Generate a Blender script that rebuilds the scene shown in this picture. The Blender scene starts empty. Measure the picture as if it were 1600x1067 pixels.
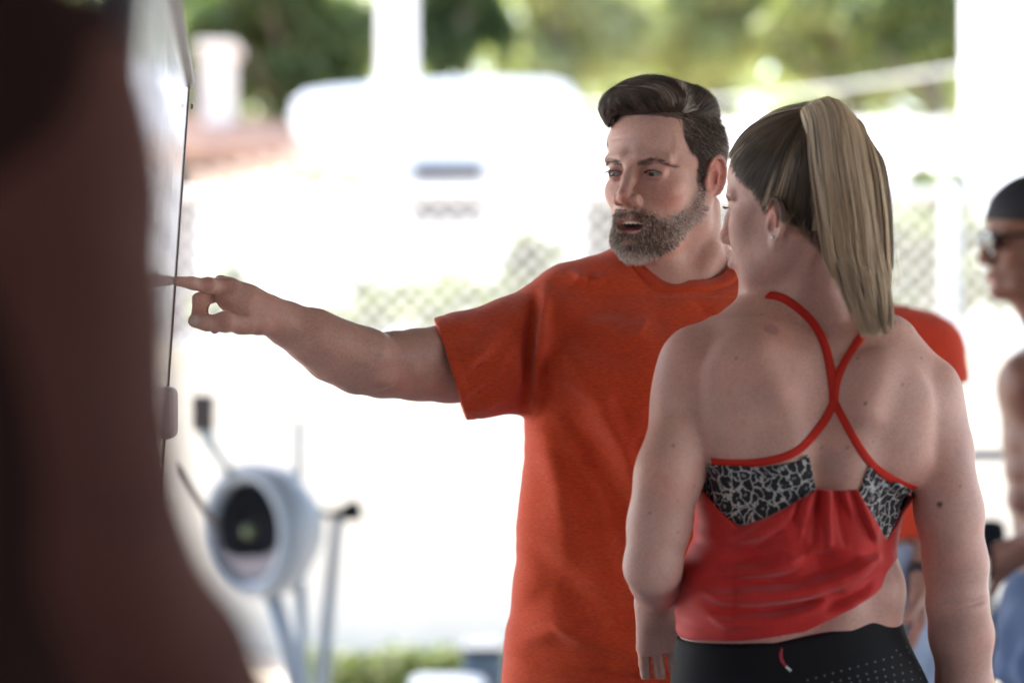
import bpy, math, random, time
import numpy as np
from mathutils import Vector, Matrix
from mathutils.bvhtree import BVHTree
ONLY = None
T0 = time.time()
rng = np.random.default_rng(7)
random.seed(7)
S = bpy.context.scene
COL = S.collection
R = math.radians

# ------------------------------------------------------------------ camera, sky, sun, exposure
CAMZ = 1.40
cd = bpy.data.cameras.new('camera')
cam = bpy.data.objects.new('camera', cd)
COL.objects.link(cam)
cam.location = (0, 0, CAMZ)
cam.rotation_euler = (R(90), 0, 0)
cd.lens = 85.0
cd.sensor_width = 36.0
cd.clip_start = 0.05
cd.clip_end = 2000
cd.dof.use_dof = True
cd.dof.focus_distance = 3.12
cd.dof.aperture_fstop = 2.2
cd.dof.aperture_blades = 0
S.camera = cam
K = 36.0 / 85.0 / 1600.0


def P(px, py, d):
    "a point given by where it stands in the 1600 px photograph and how far off it is"
    return Vector(((px - 800) * K * d, d, CAMZ - (py - 533.5) * K * d))


w = bpy.data.worlds.new('World')
S.world = w
w.use_nodes = True
nt = w.node_tree
nt.nodes.clear()
SUN_EL, SUN_AZ = 60, -28          # behind the people, a little to the left
sky = nt.nodes.new('ShaderNodeTexSky')
sky.sky_type = 'NISHITA'
sky.sun_disc = False
sky.sun_elevation = R(SUN_EL)
sky.sun_rotation = R(SUN_AZ)
sky.dust_density = 3.0
sky.air_density = 1.0
bg = nt.nodes.new('ShaderNodeBackground')
bg.inputs['Strength'].default_value = 0.15
out = nt.nodes.new('ShaderNodeOutputWorld')
nt.links.new(sky.outputs[0], bg.inputs[0])
nt.links.new(bg.outputs[0], out.inputs[0])
sd = bpy.data.lights.new('sun', 'SUN')
sd.energy = 2.1
sd.angle = R(0.6)
sd.color = (1.0, 0.93, 0.82)
sun = bpy.data.objects.new('sun', sd)
COL.objects.link(sun)
sdir = Vector((math.sin(R(SUN_AZ)) * math.cos(R(SUN_EL)), math.cos(R(SUN_AZ)) * math.cos(R(SUN_EL)), math.sin(R(SUN_EL))))
sun.rotation_euler = sdir.to_track_quat('Z', 'Y').to_euler()
S.view_settings.view_transform = 'Standard'
S.view_settings.look = 'None'
S.view_settings.gamma = 1
S.view_settings.exposure = 3.0
S.view_settings.use_curve_mapping = False
S.cycles.use_denoising = True
S.cycles.max_bounces = 8
S.cycles.sample_clamp_indirect = 8


# ------------------------------------------------------------------ materials
def mat(name, base=(.5, .5, .5), rough=.6, metal=0.0, noise=0.0, nscale=20, bump=0.0, bscale=200, sss=0.0,
        base2=None, coords='Object', stretch=(1, 1, 1), trans=0.0, emis=None, spec=0.5, coat=0.0, attr=None, sheen=0.0, ramp=(.35, .65)):
    m = bpy.data.materials.new(name)
    m.use_nodes = True
    t = m.node_tree
    b = t.nodes['Principled BSDF']
    b.inputs['Base Color'].default_value = (*base, 1)
    b.inputs['Roughness'].default_value = rough
    b.inputs['Metallic'].default_value = metal
    b.inputs['Specular IOR Level'].default_value = spec
    b.inputs['Coat Weight'].default_value = coat
    b.inputs['Sheen Weight'].default_value = sheen
    b.inputs['Transmission Weight'].default_value = trans
    if sss:
        b.inputs['Subsurface Weight'].default_value = sss
        b.inputs['Subsurface Radius'].default_value = (1.0, .35, .2)
        b.inputs['Subsurface Scale'].default_value = 0.008
    tc = t.nodes.new('ShaderNodeTexCoord')
    mp = t.nodes.new('ShaderNodeMapping')
    mp.inputs['Scale'].default_value = stretch
    t.links.new(tc.outputs[coords], mp.inputs[0])
    csock = None
    if attr:
        a = t.nodes.new('ShaderNodeAttribute')
        a.attribute_name = attr
        csock = a.outputs['Color']
        t.links.new(csock, b.inputs['Base Color'])
    if noise or base2:
        n = t.nodes.new('ShaderNodeTexNoise')
        n.inputs['Scale'].default_value = nscale
        n.inputs['Detail'].default_value = 5
        t.links.new(mp.outputs[0], n.inputs[0])
        mx = t.nodes.new('ShaderNodeMix')
        mx.data_type = 'RGBA'
        rp = t.nodes.new('ShaderNodeMapRange')
        rp.inputs[1].default_value = ramp[0]
        rp.inputs[2].default_value = ramp[1]
        t.links.new(n.outputs[0], rp.inputs[0])
        t.links.new(rp.outputs[0], mx.inputs[0])
        if base2 is None:
            mx.blend_type = 'MULTIPLY'
            mx.inputs[6].default_value = (*base, 1)
            if csock:
                t.links.new(csock, mx.inputs[6])
            mx.inputs[7].default_value = (1 - noise, 1 - noise, 1 - noise, 1)
        else:
            mx.inputs[6].default_value = (*base, 1)
            mx.inputs[7].default_value = (*base2, 1)
        t.links.new(mx.outputs[2], b.inputs['Base Color'])
    if bump:
        n2 = t.nodes.new('ShaderNodeTexNoise')
        n2.inputs['Scale'].default_value = bscale
        n2.inputs['Detail'].default_value = 3
        t.links.new(mp.outputs[0], n2.inputs[0])
        bp = t.nodes.new('ShaderNodeBump')
        bp.inputs['Strength'].default_value = bump
        bp.inputs['Distance'].default_value = 0.002
        t.links.new(n2.outputs[0], bp.inputs['Height'])
        t.links.new(bp.outputs[0], b.inputs['Normal'])
    if emis:
        b.inputs['Emission Color'].default_value = (*emis[0], 1)
        b.inputs['Emission Strength'].default_value = emis[1]
    return m


def hair_mat(name, c0, c1, c2=None, rough=.38):
    "strand colour: mixed along each strand's own tone value, 0..1"
    m = bpy.data.materials.new(name)
    m.use_nodes = True
    t = m.node_tree
    b = t.nodes['Principled BSDF']
    a = t.nodes.new('ShaderNodeAttribute')
    a.attribute_name = 'tone'
    rp = t.nodes.new('ShaderNodeValToRGB')
    rp.color_ramp.elements[0].color = (*c0, 1)
    rp.color_ramp.elements[1].color = (*c1, 1)
    if c2:
        e = rp.color_ramp.elements.new(.5)
        e.color = (*c2, 1)
    t.links.new(a.outputs['Fac'], rp.inputs[0])
    t.links.new(rp.outputs[0], b.inputs['Base Color'])
    b.inputs['Roughness'].default_value = rough
    b.inputs['Specular IOR Level'].default_value = .42
    return m


def skin_mat(name):
    m = mat(name, rough=.5, noise=.10, nscale=26, bump=.22, bscale=700, sss=.10, attr='col', spec=.45)
    t = m.node_tree
    b = t.nodes['Principled BSDF']
    src = b.inputs['Base Color'].links[0].from_socket
    tc = t.nodes.new('ShaderNodeTexCoord')
    mul = src
    for sc, lo, hi, k in ((330, .40, .70, (.90, .85, .84)), (900, .40, .64, (.92, .90, .89)), (85, .52, .70, (1.0, .92, .91))):
        n = t.nodes.new('ShaderNodeTexNoise')
        n.inputs['Scale'].default_value = sc
        n.inputs['Detail'].default_value = 3
        t.links.new(tc.outputs['Object'], n.inputs[0])
        rp = t.nodes.new('ShaderNodeMapRange')
        rp.inputs[1].default_value = lo
        rp.inputs[2].default_value = hi
        t.links.new(n.outputs[0], rp.inputs[0])
        mx = t.nodes.new('ShaderNodeMix')
        mx.data_type = 'RGBA'
        mx.blend_type = 'MULTIPLY'
        mx.inputs[7].default_value = (*k, 1)
        t.links.new(rp.outputs[0], mx.inputs[0])
        t.links.new(mul, mx.inputs[6])
        mul = mx.outputs[2]
    t.links.new(mul, b.inputs['Base Color'])
    return m


M = {}


# ------------------------------------------------------------------ volume sculpting
def smin(a, b, k):
    if k <= 0:
        return np.minimum(a, b)
    h = np.clip(.5 + .5 * (b - a) / k, 0, 1)
    return b + (a - b) * h - k * h * (1 - h)


def nv(v):
    return np.array(v, dtype=np.float32)


class Frame:
    "a local frame: face forward -Y, up +Z, the figure's own left +X"
    def __init__(s, origin, yaw=0, pitch=0, roll=0, scale=1.0):
        s.o = nv(origin)
        s.M = (Matrix.Rotation(yaw, 3, 'Z') @ Matrix.Rotation(pitch, 3, 'X') @ Matrix.Rotation(roll, 3, 'Y'))
        s.R = np.array(s.M, dtype=np.float32)
        s.s = scale

    def w(s, p):
        return s.R @ (nv(p) * s.s) + s.o

    def W(s, p):
        return (np.asarray(p) * s.s) @ s.R.T + s.o

    def L(s, p):
        return ((np.asarray(p) - s.o) @ s.R) / s.s

    def mat4(s):
        m = s.M.to_4x4()
        m.translation = Vector([float(v) for v in s.o])
        return m


ID = Frame((0, 0, 0))


class Vol:
    def __init__(s, lo, hi, h):
        s.lo = nv(lo)
        s.h = h
        s.n = np.ceil((nv(hi) - s.lo) / h).astype(int) + 1
        s.D = np.full(s.n, .08, np.float32)
        s.ax = [s.lo[i] + np.arange(s.n[i], dtype=np.float32) * h for i in range(3)]

    def box(s, lo, hi, m):
        sl = []
        for i in range(3):
            a = int(max(0, math.floor((lo[i] - m - s.lo[i]) / s.h)))
            b = int(min(s.n[i], math.ceil((hi[i] + m - s.lo[i]) / s.h) + 1))
            if b <= a:
                return None
            sl.append(slice(a, b))
        X = s.ax[0][sl[0]][:, None, None]
        Y = s.ax[1][sl[1]][None, :, None]
        Z = s.ax[2][sl[2]][None, None, :]
        return tuple(sl), X, Y, Z

    def comb(s, sl, d, k, sub):
        if sub:
            s.D[sl] = -smin(-s.D[sl], d, k)
        else:
            s.D[sl] = smin(s.D[sl], d, k)

    def ell(s, c, r, F=ID, k=.01, sub=False, rot=None, inf=0.0):
        c = F.w(c)
        r = nv(r) * F.s + inf
        Rm = F.R
        if rot is not None:
            Rm = F.R @ np.array(Matrix.Rotation(rot[0], 3, 'X') @ Matrix.Rotation(rot[1], 3, 'Y') @ Matrix.Rotation(rot[2], 3, 'Z'), dtype=np.float32)
        ext = np.sqrt(((Rm * r[None, :]) ** 2).sum(1))
        q = s.box(c - ext, c + ext, k * 1.2 + s.h * 3)
        if q is None:
            return s
        sl, X, Y, Z = q
        x, y, z = X - c[0], Y - c[1], Z - c[2]
        a = (x * Rm[0, 0] + y * Rm[1, 0] + z * Rm[2, 0])
        b = (x * Rm[0, 1] + y * Rm[1, 1] + z * Rm[2, 1])
        e = (x * Rm[0, 2] + y * Rm[1, 2] + z * Rm[2, 2])
        k0 = np.sqrt((a / r[0]) ** 2 + (b / r[1]) ** 2 + (e / r[2]) ** 2)
        k1 = np.sqrt((a / r[0] ** 2) ** 2 + (b / r[1] ** 2) ** 2 + (e / r[2] ** 2) ** 2) + 1e-6
        d = np.where(k0 < .05, -min(r), k0 * (k0 - 1) / k1)
        s.comb(sl, d, k, sub)
        return s

    def cap(s, a, b, ra, rb=None, F=ID, k=.01, sub=False, inf=0.0, flat=None):
        rb = ra if rb is None else rb
        a, b = F.w(a), F.w(b)
        ra, rb = ra * F.s + inf, rb * F.s + inf
        m = max(ra, rb)
        q = s.box(np.minimum(a, b) - m, np.maximum(a, b) + m, k * 1.2 + s.h * 3)
        if q is None:
            return s
        sl, X, Y, Z = q
        ab = b - a
        L2 = float((ab ** 2).sum()) + 1e-9
        t = np.clip(((X - a[0]) * ab[0] + (Y - a[1]) * ab[1] + (Z - a[2]) * ab[2]) / L2, 0, 1)
        d = np.sqrt((X - a[0] - t * ab[0]) ** 2 + (Y - a[1] - t * ab[1]) ** 2 + (Z - a[2] - t * ab[2]) ** 2) - (ra + (rb - ra) * t)
        s.comb(sl, d, k, sub)
        return s

    def chain(s, pts, rad, F=ID, k=.01, sub=False, inf=0.0):
        for i in range(len(pts) - 1):
            s.cap(pts[i], pts[i + 1], rad[i], rad[i + 1], F, k, sub, inf)
        return s

    def loft(s, lv, F=ID, k=.02, inf=0.0, sub=False, top=0.0):
        "levels (z, cx, cy, rx, ry[, power]) stacked into one smooth trunk"
        lv = np.array(sorted([tuple(v) + ((2.0,) if len(v) == 5 else ()) for v in lv]), dtype=np.float64)
        z0, z1 = lv[0, 0], lv[-1, 0]
        q = s.box((min(lv[:, 1] - lv[:, 3]), min(lv[:, 2] - lv[:, 4]), z0), (max(lv[:, 1] + lv[:, 3]), max(lv[:, 2] + lv[:, 4]), z1), k + abs(inf) + .02)
        if q is None:
            return s
        sl, X, Y, Z = q
        zz = Z.ravel()
        # smooth (monotone-ish) interpolation
        def itp(c):
            t = np.interp(zz, lv[:, 0], np.arange(len(lv)))
            i = np.clip(t.astype(int), 0, len(lv) - 2)
            f = t - i
            v = lv[:, c]
            g = np.gradient(v, lv[:, 0])
            hh = lv[i + 1, 0] - lv[i, 0]
            return (v[i] * (1 + 2 * f) * (1 - f) ** 2 + hh * g[i] * f * (1 - f) ** 2 + v[i + 1] * f * f * (3 - 2 * f) + hh * g[i + 1] * f * f * (f - 1)).astype(np.float32)[None, None, :]
        cx, cy, rx, ry, pw = [itp(c) for c in (1, 2, 3, 4, 5)]
        rx, ry = rx + inf, ry + inf
        a, b = np.abs(X - cx) / rx, np.abs(Y - cy) / ry
        k0 = (a ** pw + b ** pw) ** (1 / pw) + 1e-6
        k1 = np.sqrt((a / rx) ** 2 + (b / ry) ** 2) + 1e-6
        d = np.where(k0 < .05, -np.minimum(rx, ry), np.sqrt(a * a + b * b) * (k0 - 1) / k1)
        zc = np.maximum(Z - (z1 + inf), (z0 - inf) - Z)
        d = -smin(-d, -zc, .015)
        s.comb(sl, d, k, sub)
        return s

    def field(s, fn, lo=None, hi=None):
        "add fn(X, Y, Z) to the distance, i.e. displace the surface inwards where positive"
        q = s.box(lo if lo is not None else s.lo, hi if hi is not None else s.lo + s.n * s.h, 0)
        sl, X, Y, Z = q
        s.D[sl] = s.D[sl] + fn(X, Y, Z)
        return s

    def cut(s, fn, k=0.0):
        "keep only where fn <= 0"
        d = fn(s.ax[0][:, None, None], s.ax[1][None, :, None], s.ax[2][None, None, :])
        s.D = -smin(-s.D, -d, k)
        return s

    def sample(s, p):
        g = (np.asarray(p, dtype=np.float32) - s.lo) / s.h
        g = np.clip(g, 0, s.n - 1.001)
        i = g.astype(int)
        f = g - i
        D = s.D
        x, y, z = i.T
        fx, fy, fz = f.T
        c = 0
        for dx in (0, 1):
            for dy in (0, 1):
                for dz in (0, 1):
                    c = c + D[x + dx, y + dy, z + dz] * (fx if dx else 1 - fx) * (fy if dy else 1 - fy) * (fz if dz else 1 - fz)
        return c

    def grad(s, p, e=None):
        e = e or s.h
        g = np.stack([s.sample(p + np.eye(3, dtype=np.float32)[i] * e) - s.sample(p - np.eye(3, dtype=np.float32)[i] * e) for i in range(3)], 1)
        return g / (np.linalg.norm(g, axis=1, keepdims=True) + 1e-9)

    def nets(s):
        D = s.D
        n = s.n
        I = D < 0
        cell = np.zeros(n - 1, bool)
        alls = np.ones(n - 1, bool)
        for dx in (0, 1):
            for dy in (0, 1):
                for dz in (0, 1):
                    v = I[dx:n[0] - 1 + dx, dy:n[1] - 1 + dy, dz:n[2] - 1 + dz]
                    cell |= v
                    alls &= v
        act = cell & ~alls
        ci = np.argwhere(act)
        idx = np.full(n - 1, -1, np.int64)
        idx[act] = np.arange(len(ci))
        pos = np.zeros((len(ci), 3), np.float32)
        cnt = np.zeros(len(ci), np.float32)
        cor = [(a, b, c) for a in (0, 1) for b in (0, 1) for c in (0, 1)]
        for a in cor:
            for ax in range(3):
                if a[ax]:
                    continue
                b = list(a)
                b[ax] = 1
                da = D[ci[:, 0] + a[0], ci[:, 1] + a[1], ci[:, 2] + a[2]]
                db = D[ci[:, 0] + b[0], ci[:, 1] + b[1], ci[:, 2] + b[2]]
                cr = (da < 0) != (db < 0)
                t = np.where(cr, da / np.where(cr, da - db, 1), 0)
                p = np.array(a, np.float32)[None, :].repeat(len(ci), 0)
                p[:, ax] += t
                pos += p * cr[:, None]
                cnt += cr
        pos = (pos / cnt[:, None] + ci) * s.h + s.lo
        F = []
        for ax in range(3):
            sl0 = [slice(None)] * 3
            sl1 = [slice(None)] * 3
            sl0[ax] = slice(0, n[ax] - 1)
            sl1[ax] = slice(1, n[ax])
            a, b = I[tuple(sl0)], I[tuple(sl1)]
            cr = a != b
            e = np.argwhere(cr)
            o = [i for i in range(3) if i != ax]
            ok = (e[:, o[0]] > 0) & (e[:, o[1]] > 0) & (e[:, o[0]] < n[o[0]] - 1) & (e[:, o[1]] < n[o[1]] - 1)
            e = e[ok]
            ins = a[tuple(e.T)]
            q = []
            for (u, v) in ((-1, -1), (0, -1), (0, 0), (-1, 0)):
                c = e.copy()
                c[:, o[0]] += u
                c[:, o[1]] += v
                q.append(idx[tuple(c.T)])
            q = np.stack(q, 1)
            flip = ins if ax != 1 else ~ins
            q[~flip] = q[~flip][:, ::-1]
            F.append(q)
        F = np.concatenate(F)
        F = F[(F >= 0).all(1)]
        for _ in range(2):
            g = s.grad(pos)
            d = s.sample(pos)
            pos = pos - g * np.clip(d, -s.h * .4, s.h * .4)[:, None]
        return pos.astype(np.float32), F


def mesh_from(name, parts, mats, col=None, smooth=True, fmat=None):
    V = np.concatenate([p for p, f in parts])
    off = np.cumsum([0] + [len(p) for p, f in parts])
    F = np.concatenate([f + off[i] for i, (p, f) in enumerate(parts)])
    me = bpy.data.meshes.new(name)
    me.vertices.add(len(V))
    me.vertices.foreach_set('co', V.astype(np.float32).ravel())
    k = F.shape[1]
    me.loops.add(F.size)
    me.loops.foreach_set('vertex_index', F.astype(np.int32).ravel())
    me.polygons.add(len(F))
    me.polygons.foreach_set('loop_start', np.arange(0, F.size, k, dtype=np.int32))
    try:
        me.polygons.foreach_set('loop_total', np.full(len(F), k, dtype=np.int32))
    except Exception:
        pass
    if smooth:
        me.polygons.foreach_set('use_smooth', np.ones(len(F), bool))
    for m in (mats if isinstance(mats, (list, tuple)) else [mats]):
        me.materials.append(m)
    if fmat is not None:
        me.polygons.foreach_set('material_index', fmat.astype(np.int32))
    me.update(calc_edges=True)
    if col is not None:
        c = col(V) if callable(col) else col
        a = me.attributes.new('col', 'FLOAT_COLOR', 'POINT')
        rgba = np.ones((len(V), 4), np.float32)
        rgba[:, :3] = c
        a.data.foreach_set('color', rgba.ravel())
    return me


def link(name, me, parent=None, **kw):
    o = bpy.data.objects.new(name, me)
    COL.objects.link(o)
    if parent is not None:
        o.parent = parent
        o.matrix_parent_inverse = parent.matrix_basis.inverted()
    for k, v in kw.items():
        o[k] = v
    return o


def thing(name, label, cat, loc=(0, 0, 0), group=None, rz=0):
    o = bpy.data.objects.new(name, None)
    COL.objects.link(o)
    o.location = loc
    o.rotation_euler = (0, 0, rz)
    o['label'] = label
    o['category'] = cat
    if group:
        o['group'] = group
    o.empty_display_size = .1
    return o


def strands(name, pts, radius, tone, material, parent, taper=.35):
    "pts (n, k, 3) world"
    n, k, _ = pts.shape
    hc = bpy.data.hair_curves.new(name)
    hc.add_curves([k] * n)
    hc.points.foreach_set('position', pts.astype(np.float32).ravel())
    r = np.asarray(radius, np.float32) * np.ones((n,), np.float32)
    t = np.linspace(0, 1, k)
    prof = np.where(t < .55, 1, 1 - (1 - taper) * (t - .55) / .45)
    rr = (r[:, None] * prof[None, :]).astype(np.float32)
    a = hc.attributes.get('radius') or hc.attributes.new('radius', 'FLOAT', 'POINT')
    a.data.foreach_set('value', rr.ravel())
    a = hc.attributes.new('tone', 'FLOAT', 'POINT')
    a.data.foreach_set('value', np.repeat(np.asarray(tone, np.float32), k))
    hc.materials.append(material)
    o = bpy.data.objects.new(name, hc)
    COL.objects.link(o)
    o.parent = parent
    o.matrix_parent_inverse = parent.matrix_basis.inverted()
    return o


def comb_along(vol, roots, dirfn, steps, step, lift, k_lift=None):
    "walk every strand over the surface of vol following dirfn(p, t, n); lift(t) is the height above it"
    p = roots.copy()
    out = []
    n = len(p)
    for i in range(steps):
        t = i / (steps - 1)
        g = vol.grad(p)
        L = lift(t) if not callable(k_lift) else k_lift(t, n)
        d = vol.sample(p)
        p = p - g * (d - L)[:, None]
        out.append(p.copy())
        v = dirfn(p, t, g)
        v = v - g * (v * g).sum(1, keepdims=True)
        v /= np.linalg.norm(v, axis=1, keepdims=True) + 1e-9
        st = step if np.isscalar(step) else step[:, None]
        p = p + v * st
    return np.stack(out, 1)


def s01(x, a, b):
    t = np.clip((x - a) / (b - a), 0, 1)
    return t * t * (3 - 2 * t)


def blob(p, c, r):
    "soft mask 1 at c falling to 0 at r (r may be per axis)"
    d = np.sqrt((((p - nv(c)) / nv(r)) ** 2).sum(1))
    return 1 - s01(d, .55, 1.0)


# ------------------------------------------------------------------ anatomy
def head(V, F, fem=False, mouth=0.0, ears=True, wr=False, jaw=1.0):
    j = jaw * (0.92 if fem else 1.0)
    V.ell((0, .013, .032), (.075, .096, .092) if fem else (.0705, .089, .084), F, k=.0) if fem else V.ell((0, .011, .030), (.0705, .089, .084), F, k=.0)
    V.ell((0, -.032, .038), (.061, .058, .058), F, k=.02)
    V.ell((0, -.030, -.030), (.0545, .054, .060), F, k=.02)
    V.ell((0, -.040, -.062), (.044, .046, .046), F, k=.02)
    dz = -.006 * mouth
    cr = .013 if fem else .002
    cz = 0 if fem else .014
    for s in (-1, 1):
        V.chain([(s * .057 * j, .000, -.030), (s * .053 * j, -.006, -.066 + cz * .3), (s * .033 * j, -.050, -.096 + dz + cz * .7), (s * .007, -.082 + cr, -.110 + dz + cz)], [.014, .016, .014, .013], F, k=.02)
        if fem:
            V.ell((s * .041, -.036, -.046), (.017, .034, .034), F, k=.03)
        V.ell((s * .039, -.055, -.025), (.019, .019, .017), F, k=.022)
        V.cap((s * .012, -.087, .019), (s * .046, -.070, .017), .0095 if not fem else .007, .007, F, k=.012)
    V.ell((0, -.082 + cr, -.106 + dz + cz), (.018, .016, .015), F, k=.014)
    # eye sockets
    for s in (-1, 1):
        V.ell((s * .031, -.096, -.001), (.019, .015, .013), F, k=.012, sub=True)
    # nose
    V.chain([(0, -.088, .012), (0, -.096, -.010), (0, -.108, -.031)], [.0075, .0072, .0095 if not fem else .0075], F, k=.011)
    V.ell((0, -.098, -.036), (.010, .014, .010), F, k=.008)
    for s in (-1, 1):
        V.ell((s * (.0125 if fem else .0142), -.098, -.037), (.0078, .011, .0088), F, k=.004)
        V.ell((s * .0065, -.104, -.0475), (.0042, .0065, .0048), F, k=.003, sub=True)
    # muzzle, lips
    V.ell((0, -.072, -.067), (.029, .024, .028), F, k=.014)
    for s in (-1, 1):
        V.chain([(0, -.0985, -.0615), (s * .009, -.0985, -.0605), (s * .018, -.092, -.0645), (s * .026, -.083, -.0685)], ([.0042, .0044, .0038, .0025] if fem else [.0032, .0034, .0028, .002]), F, k=.005)
        V.chain([(0, -.0965, -.0745 + dz * 2), (s * .009, -.0955, -.0735 + dz * 1.9), (s * .018, -.089, -.0715 + dz * .8), (s * .025, -.083, -.069)], ([.0052, .0050, .0040, .0025] if fem else [.0046, .0044, .0034, .002]), F, k=.006)
    if mouth:
        V.ell((0, -.094, -.068 + dz * .85), (.021, .020, .0055 * mouth + .001), F, k=.004, sub=True)
    else:
        V.cap((-.022, -.096, -.0685), (.022, -.096, -.0685), .0013, .0013, F, k=.003, sub=True)
    V.ell((0, -.100, -.086 + dz + cz * .3), (.018, .008, .006), F, k=.008, sub=True)
    # nasolabial folds
    for s in (-1, 1):
        V.chain([(s * .020, -.098, -.036), (s * .030, -.090, -.052), (s * .034, -.082, -.068)], [.0018, .0022, .0016], F, k=.009, sub=True)
    # lids
    for s in (-1, 1):
        V.ell((s * .031, -.0715, 0), (.0142, .0142, .0138), F, k=.004)
        V.ell((s * .031, -.086, -.0025), (.0136, .013, .0031 if not fem else .0036), F, k=.0015, sub=True)
        V.chain([(s * .017, -.084, .008), (s * .031, -.0875, .0105), (s * .044, -.078, .006)], [.0012, .0014, .0012], F, k=.005, sub=True)
    if wr:   # forehead lines
        for z in (.047, .055, .063):
            for s in (-1, 1):
                V.chain([(0, -.0935, z - .001), (s * .018, -.0915, z), (s * .038, -.080, z - .002)], [.0016, .0017, .0012], F, k=.0045, sub=True)
        for s in (-1, 1):   # crow's feet
            V.cap((s * .051, -.069, .001), (s * .058, -.058, .006), .0008, .0005, F, k=.003, sub=True)
            V.cap((s * .051, -.069, -.004), (s * .058, -.058, -.007), .0008, .0005, F, k=.003, sub=True)
            V.chain([(s * .022, -.092, -.012), (s * .034, -.088, -.016), (s * .045, -.078, -.014)], [.001, .0013, .0008], F, k=.005, sub=True)
    if ears:
        for s in (-1, 1):
            G = Frame(F.w((s * .069, .004, -.008)) if not fem else F.w((s * .071, .002, -.031)), 0, 0, 0, F.s * (1.0 if fem else 1))
            G.R = F.R @ np.array(Matrix.Rotation(R(s * -24), 3, 'Z') @ Matrix.Rotation(R(-9), 3, 'X'), dtype=np.float32)
            V.ell((s * .003, .006, .004), (.0065, .0165, .026), G, k=.006)
            V.ell((s * .002, .002, -.024), (.005, .0085, .011), G, k=.006)
            n = 12
            ring = [(s * (.0085 + .001 * math.cos(a)), .006 + .0155 * math.sin(a), .004 + .0265 * math.cos(a)) for a in np.linspace(R(-60), R(165), n)]
            V.chain(ring, [.0028] * 9 + [.0026, .0024, .002], G, k=.002)
            V.ell((s * .0085, .002, -.003), (.0045, .0085, .0125), G, k=.003, sub=True)
            V.chain([(s * .009, .010, .018), (s * .0075, .013, .004), (s * .008, .010, -.010)], [.0018, .0022, .0018], G, k=.003, sub=True)
            V.chain([(s * .008, .002, .017), (s * .0085, .0095, .008), (s * .008, .009, -.006)], [.0018, .002, .0016], G, k=.002)
            V.ell((s * .006, -.008, -.006), (.004, .0038, .0065), G, k=.004)


def neck(V, F, base, r=.058, k=.03, inf=0.0, fem=False):
    "from the skull down to base (world)"
    a = F.w((0, .022, -.050))
    V.cap(a, base, r, r * 1.08, k=k, inf=inf)


def muscle(V, a, b, off, ra, rb, k=.02, inf=0.0):
    V.cap(nv(a) + nv(off), nv(b) + nv(off), ra, rb, k=k, inf=inf)


def arm(V, S_, E, Wr, r=(.056, .047, .042, .047, .036, .026), k=.02, inf=0.0, upper=True, lower=True, bulge=None):
    S_, E, Wr = nv(S_), nv(E), nv(Wr)
    if upper:
        m = S_ * .5 + E * .5
        V.cap(S_, m, r[0], r[1], k=k, inf=inf)
        V.cap(m, E, r[1], r[2], k=k, inf=inf)
    if lower:
        m = E * .72 + Wr * .28
        m2 = E * .42 + Wr * .58
        V.cap(E, m, r[2] * .98, r[3], k=k, inf=inf)
        V.cap(m, m2, r[3], r[4], k=k, inf=inf)
        V.cap(m2, Wr, r[4], r[5], k=k, inf=inf)


def ortho(d, n):
    d = nv(d) / np.linalg.norm(d)
    n = nv(n) - d * float(np.dot(nv(n), d))
    n = n / np.linalg.norm(n)
    return d, n, np.cross(d, n)


def hand(V, Wr, d, pn, side=1, curl=(.3, .35, .4, .45), thumb=.3, s=1.0, k=.006):
    """wrist point, direction of the fingers, palm normal (out of the palm); side=+1 puts the thumb towards d x pn"""
    d, n, t = ortho(d, pn)
    t = t * side
    Wr = nv(Wr)
    A = lambda x, y, z: Wr + d * x * s + t * y * s + n * z * s    # along, towards thumb, out of the palm
    V.cap(A(-.02, 0, 0), A(.02, 0, 0), .024 * s, .023 * s, k=.015)
    for y in (.022, .008, -.007, -.021):
        V.cap(A(.018, y * .6, .001), A(.085, y * 1.15, -.001), .0145 * s, .0115 * s, k=.012)
    V.ell(A(.04, .012, .012), (.018 * s, .018 * s, .018 * s), k=.012)
    V.cap(A(.012, .014, .006), A(.048, .036, .014), .0155 * s, .013 * s, k=.012)
    base = [(.088, .028), (.092, .009), (.088, -.010), (.080, -.027)]
    lens = [(.043, .026, .021), (.047, .029, .022), (.043, .027, .021), (.034, .021, .019)]
    rr = [.0088, .009, .0085, .0076]
    for i in range(4):
        a = 0.0
        p = A(base[i][0], base[i][1], -.001)
        spread = (base[i][1]) * 1.6
        c = curl[i]
        for q in range(3):
            a += c * (1.0 if q else .8)
            dirv = d * math.cos(a) + n * math.sin(a) + t * spread * (1 if q == 0 else .3)
            dirv /= np.linalg.norm(dirv)
            p2 = p + dirv * lens[i][q] * s
            V.cap(p, p2, rr[i] * (1 - .06 * q) * s, rr[i] * (.93 - .07 * q) * s, k=.003)
            p = p2
    p = A(.046, .034, .014)
    a = .75
    for q, L in enumerate((.034, .027)):
        dirv = d * math.cos(a - thumb * q) + t * math.sin(a - thumb * q) * (1 - .3 * q) + n * (.25 + thumb * .6 * q)
        dirv /= np.linalg.norm(dirv)
        p2 = p + dirv * L * s
        V.cap(p, p2, .0112 * s, .0098 * s, k=.005)
        p = p2


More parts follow.
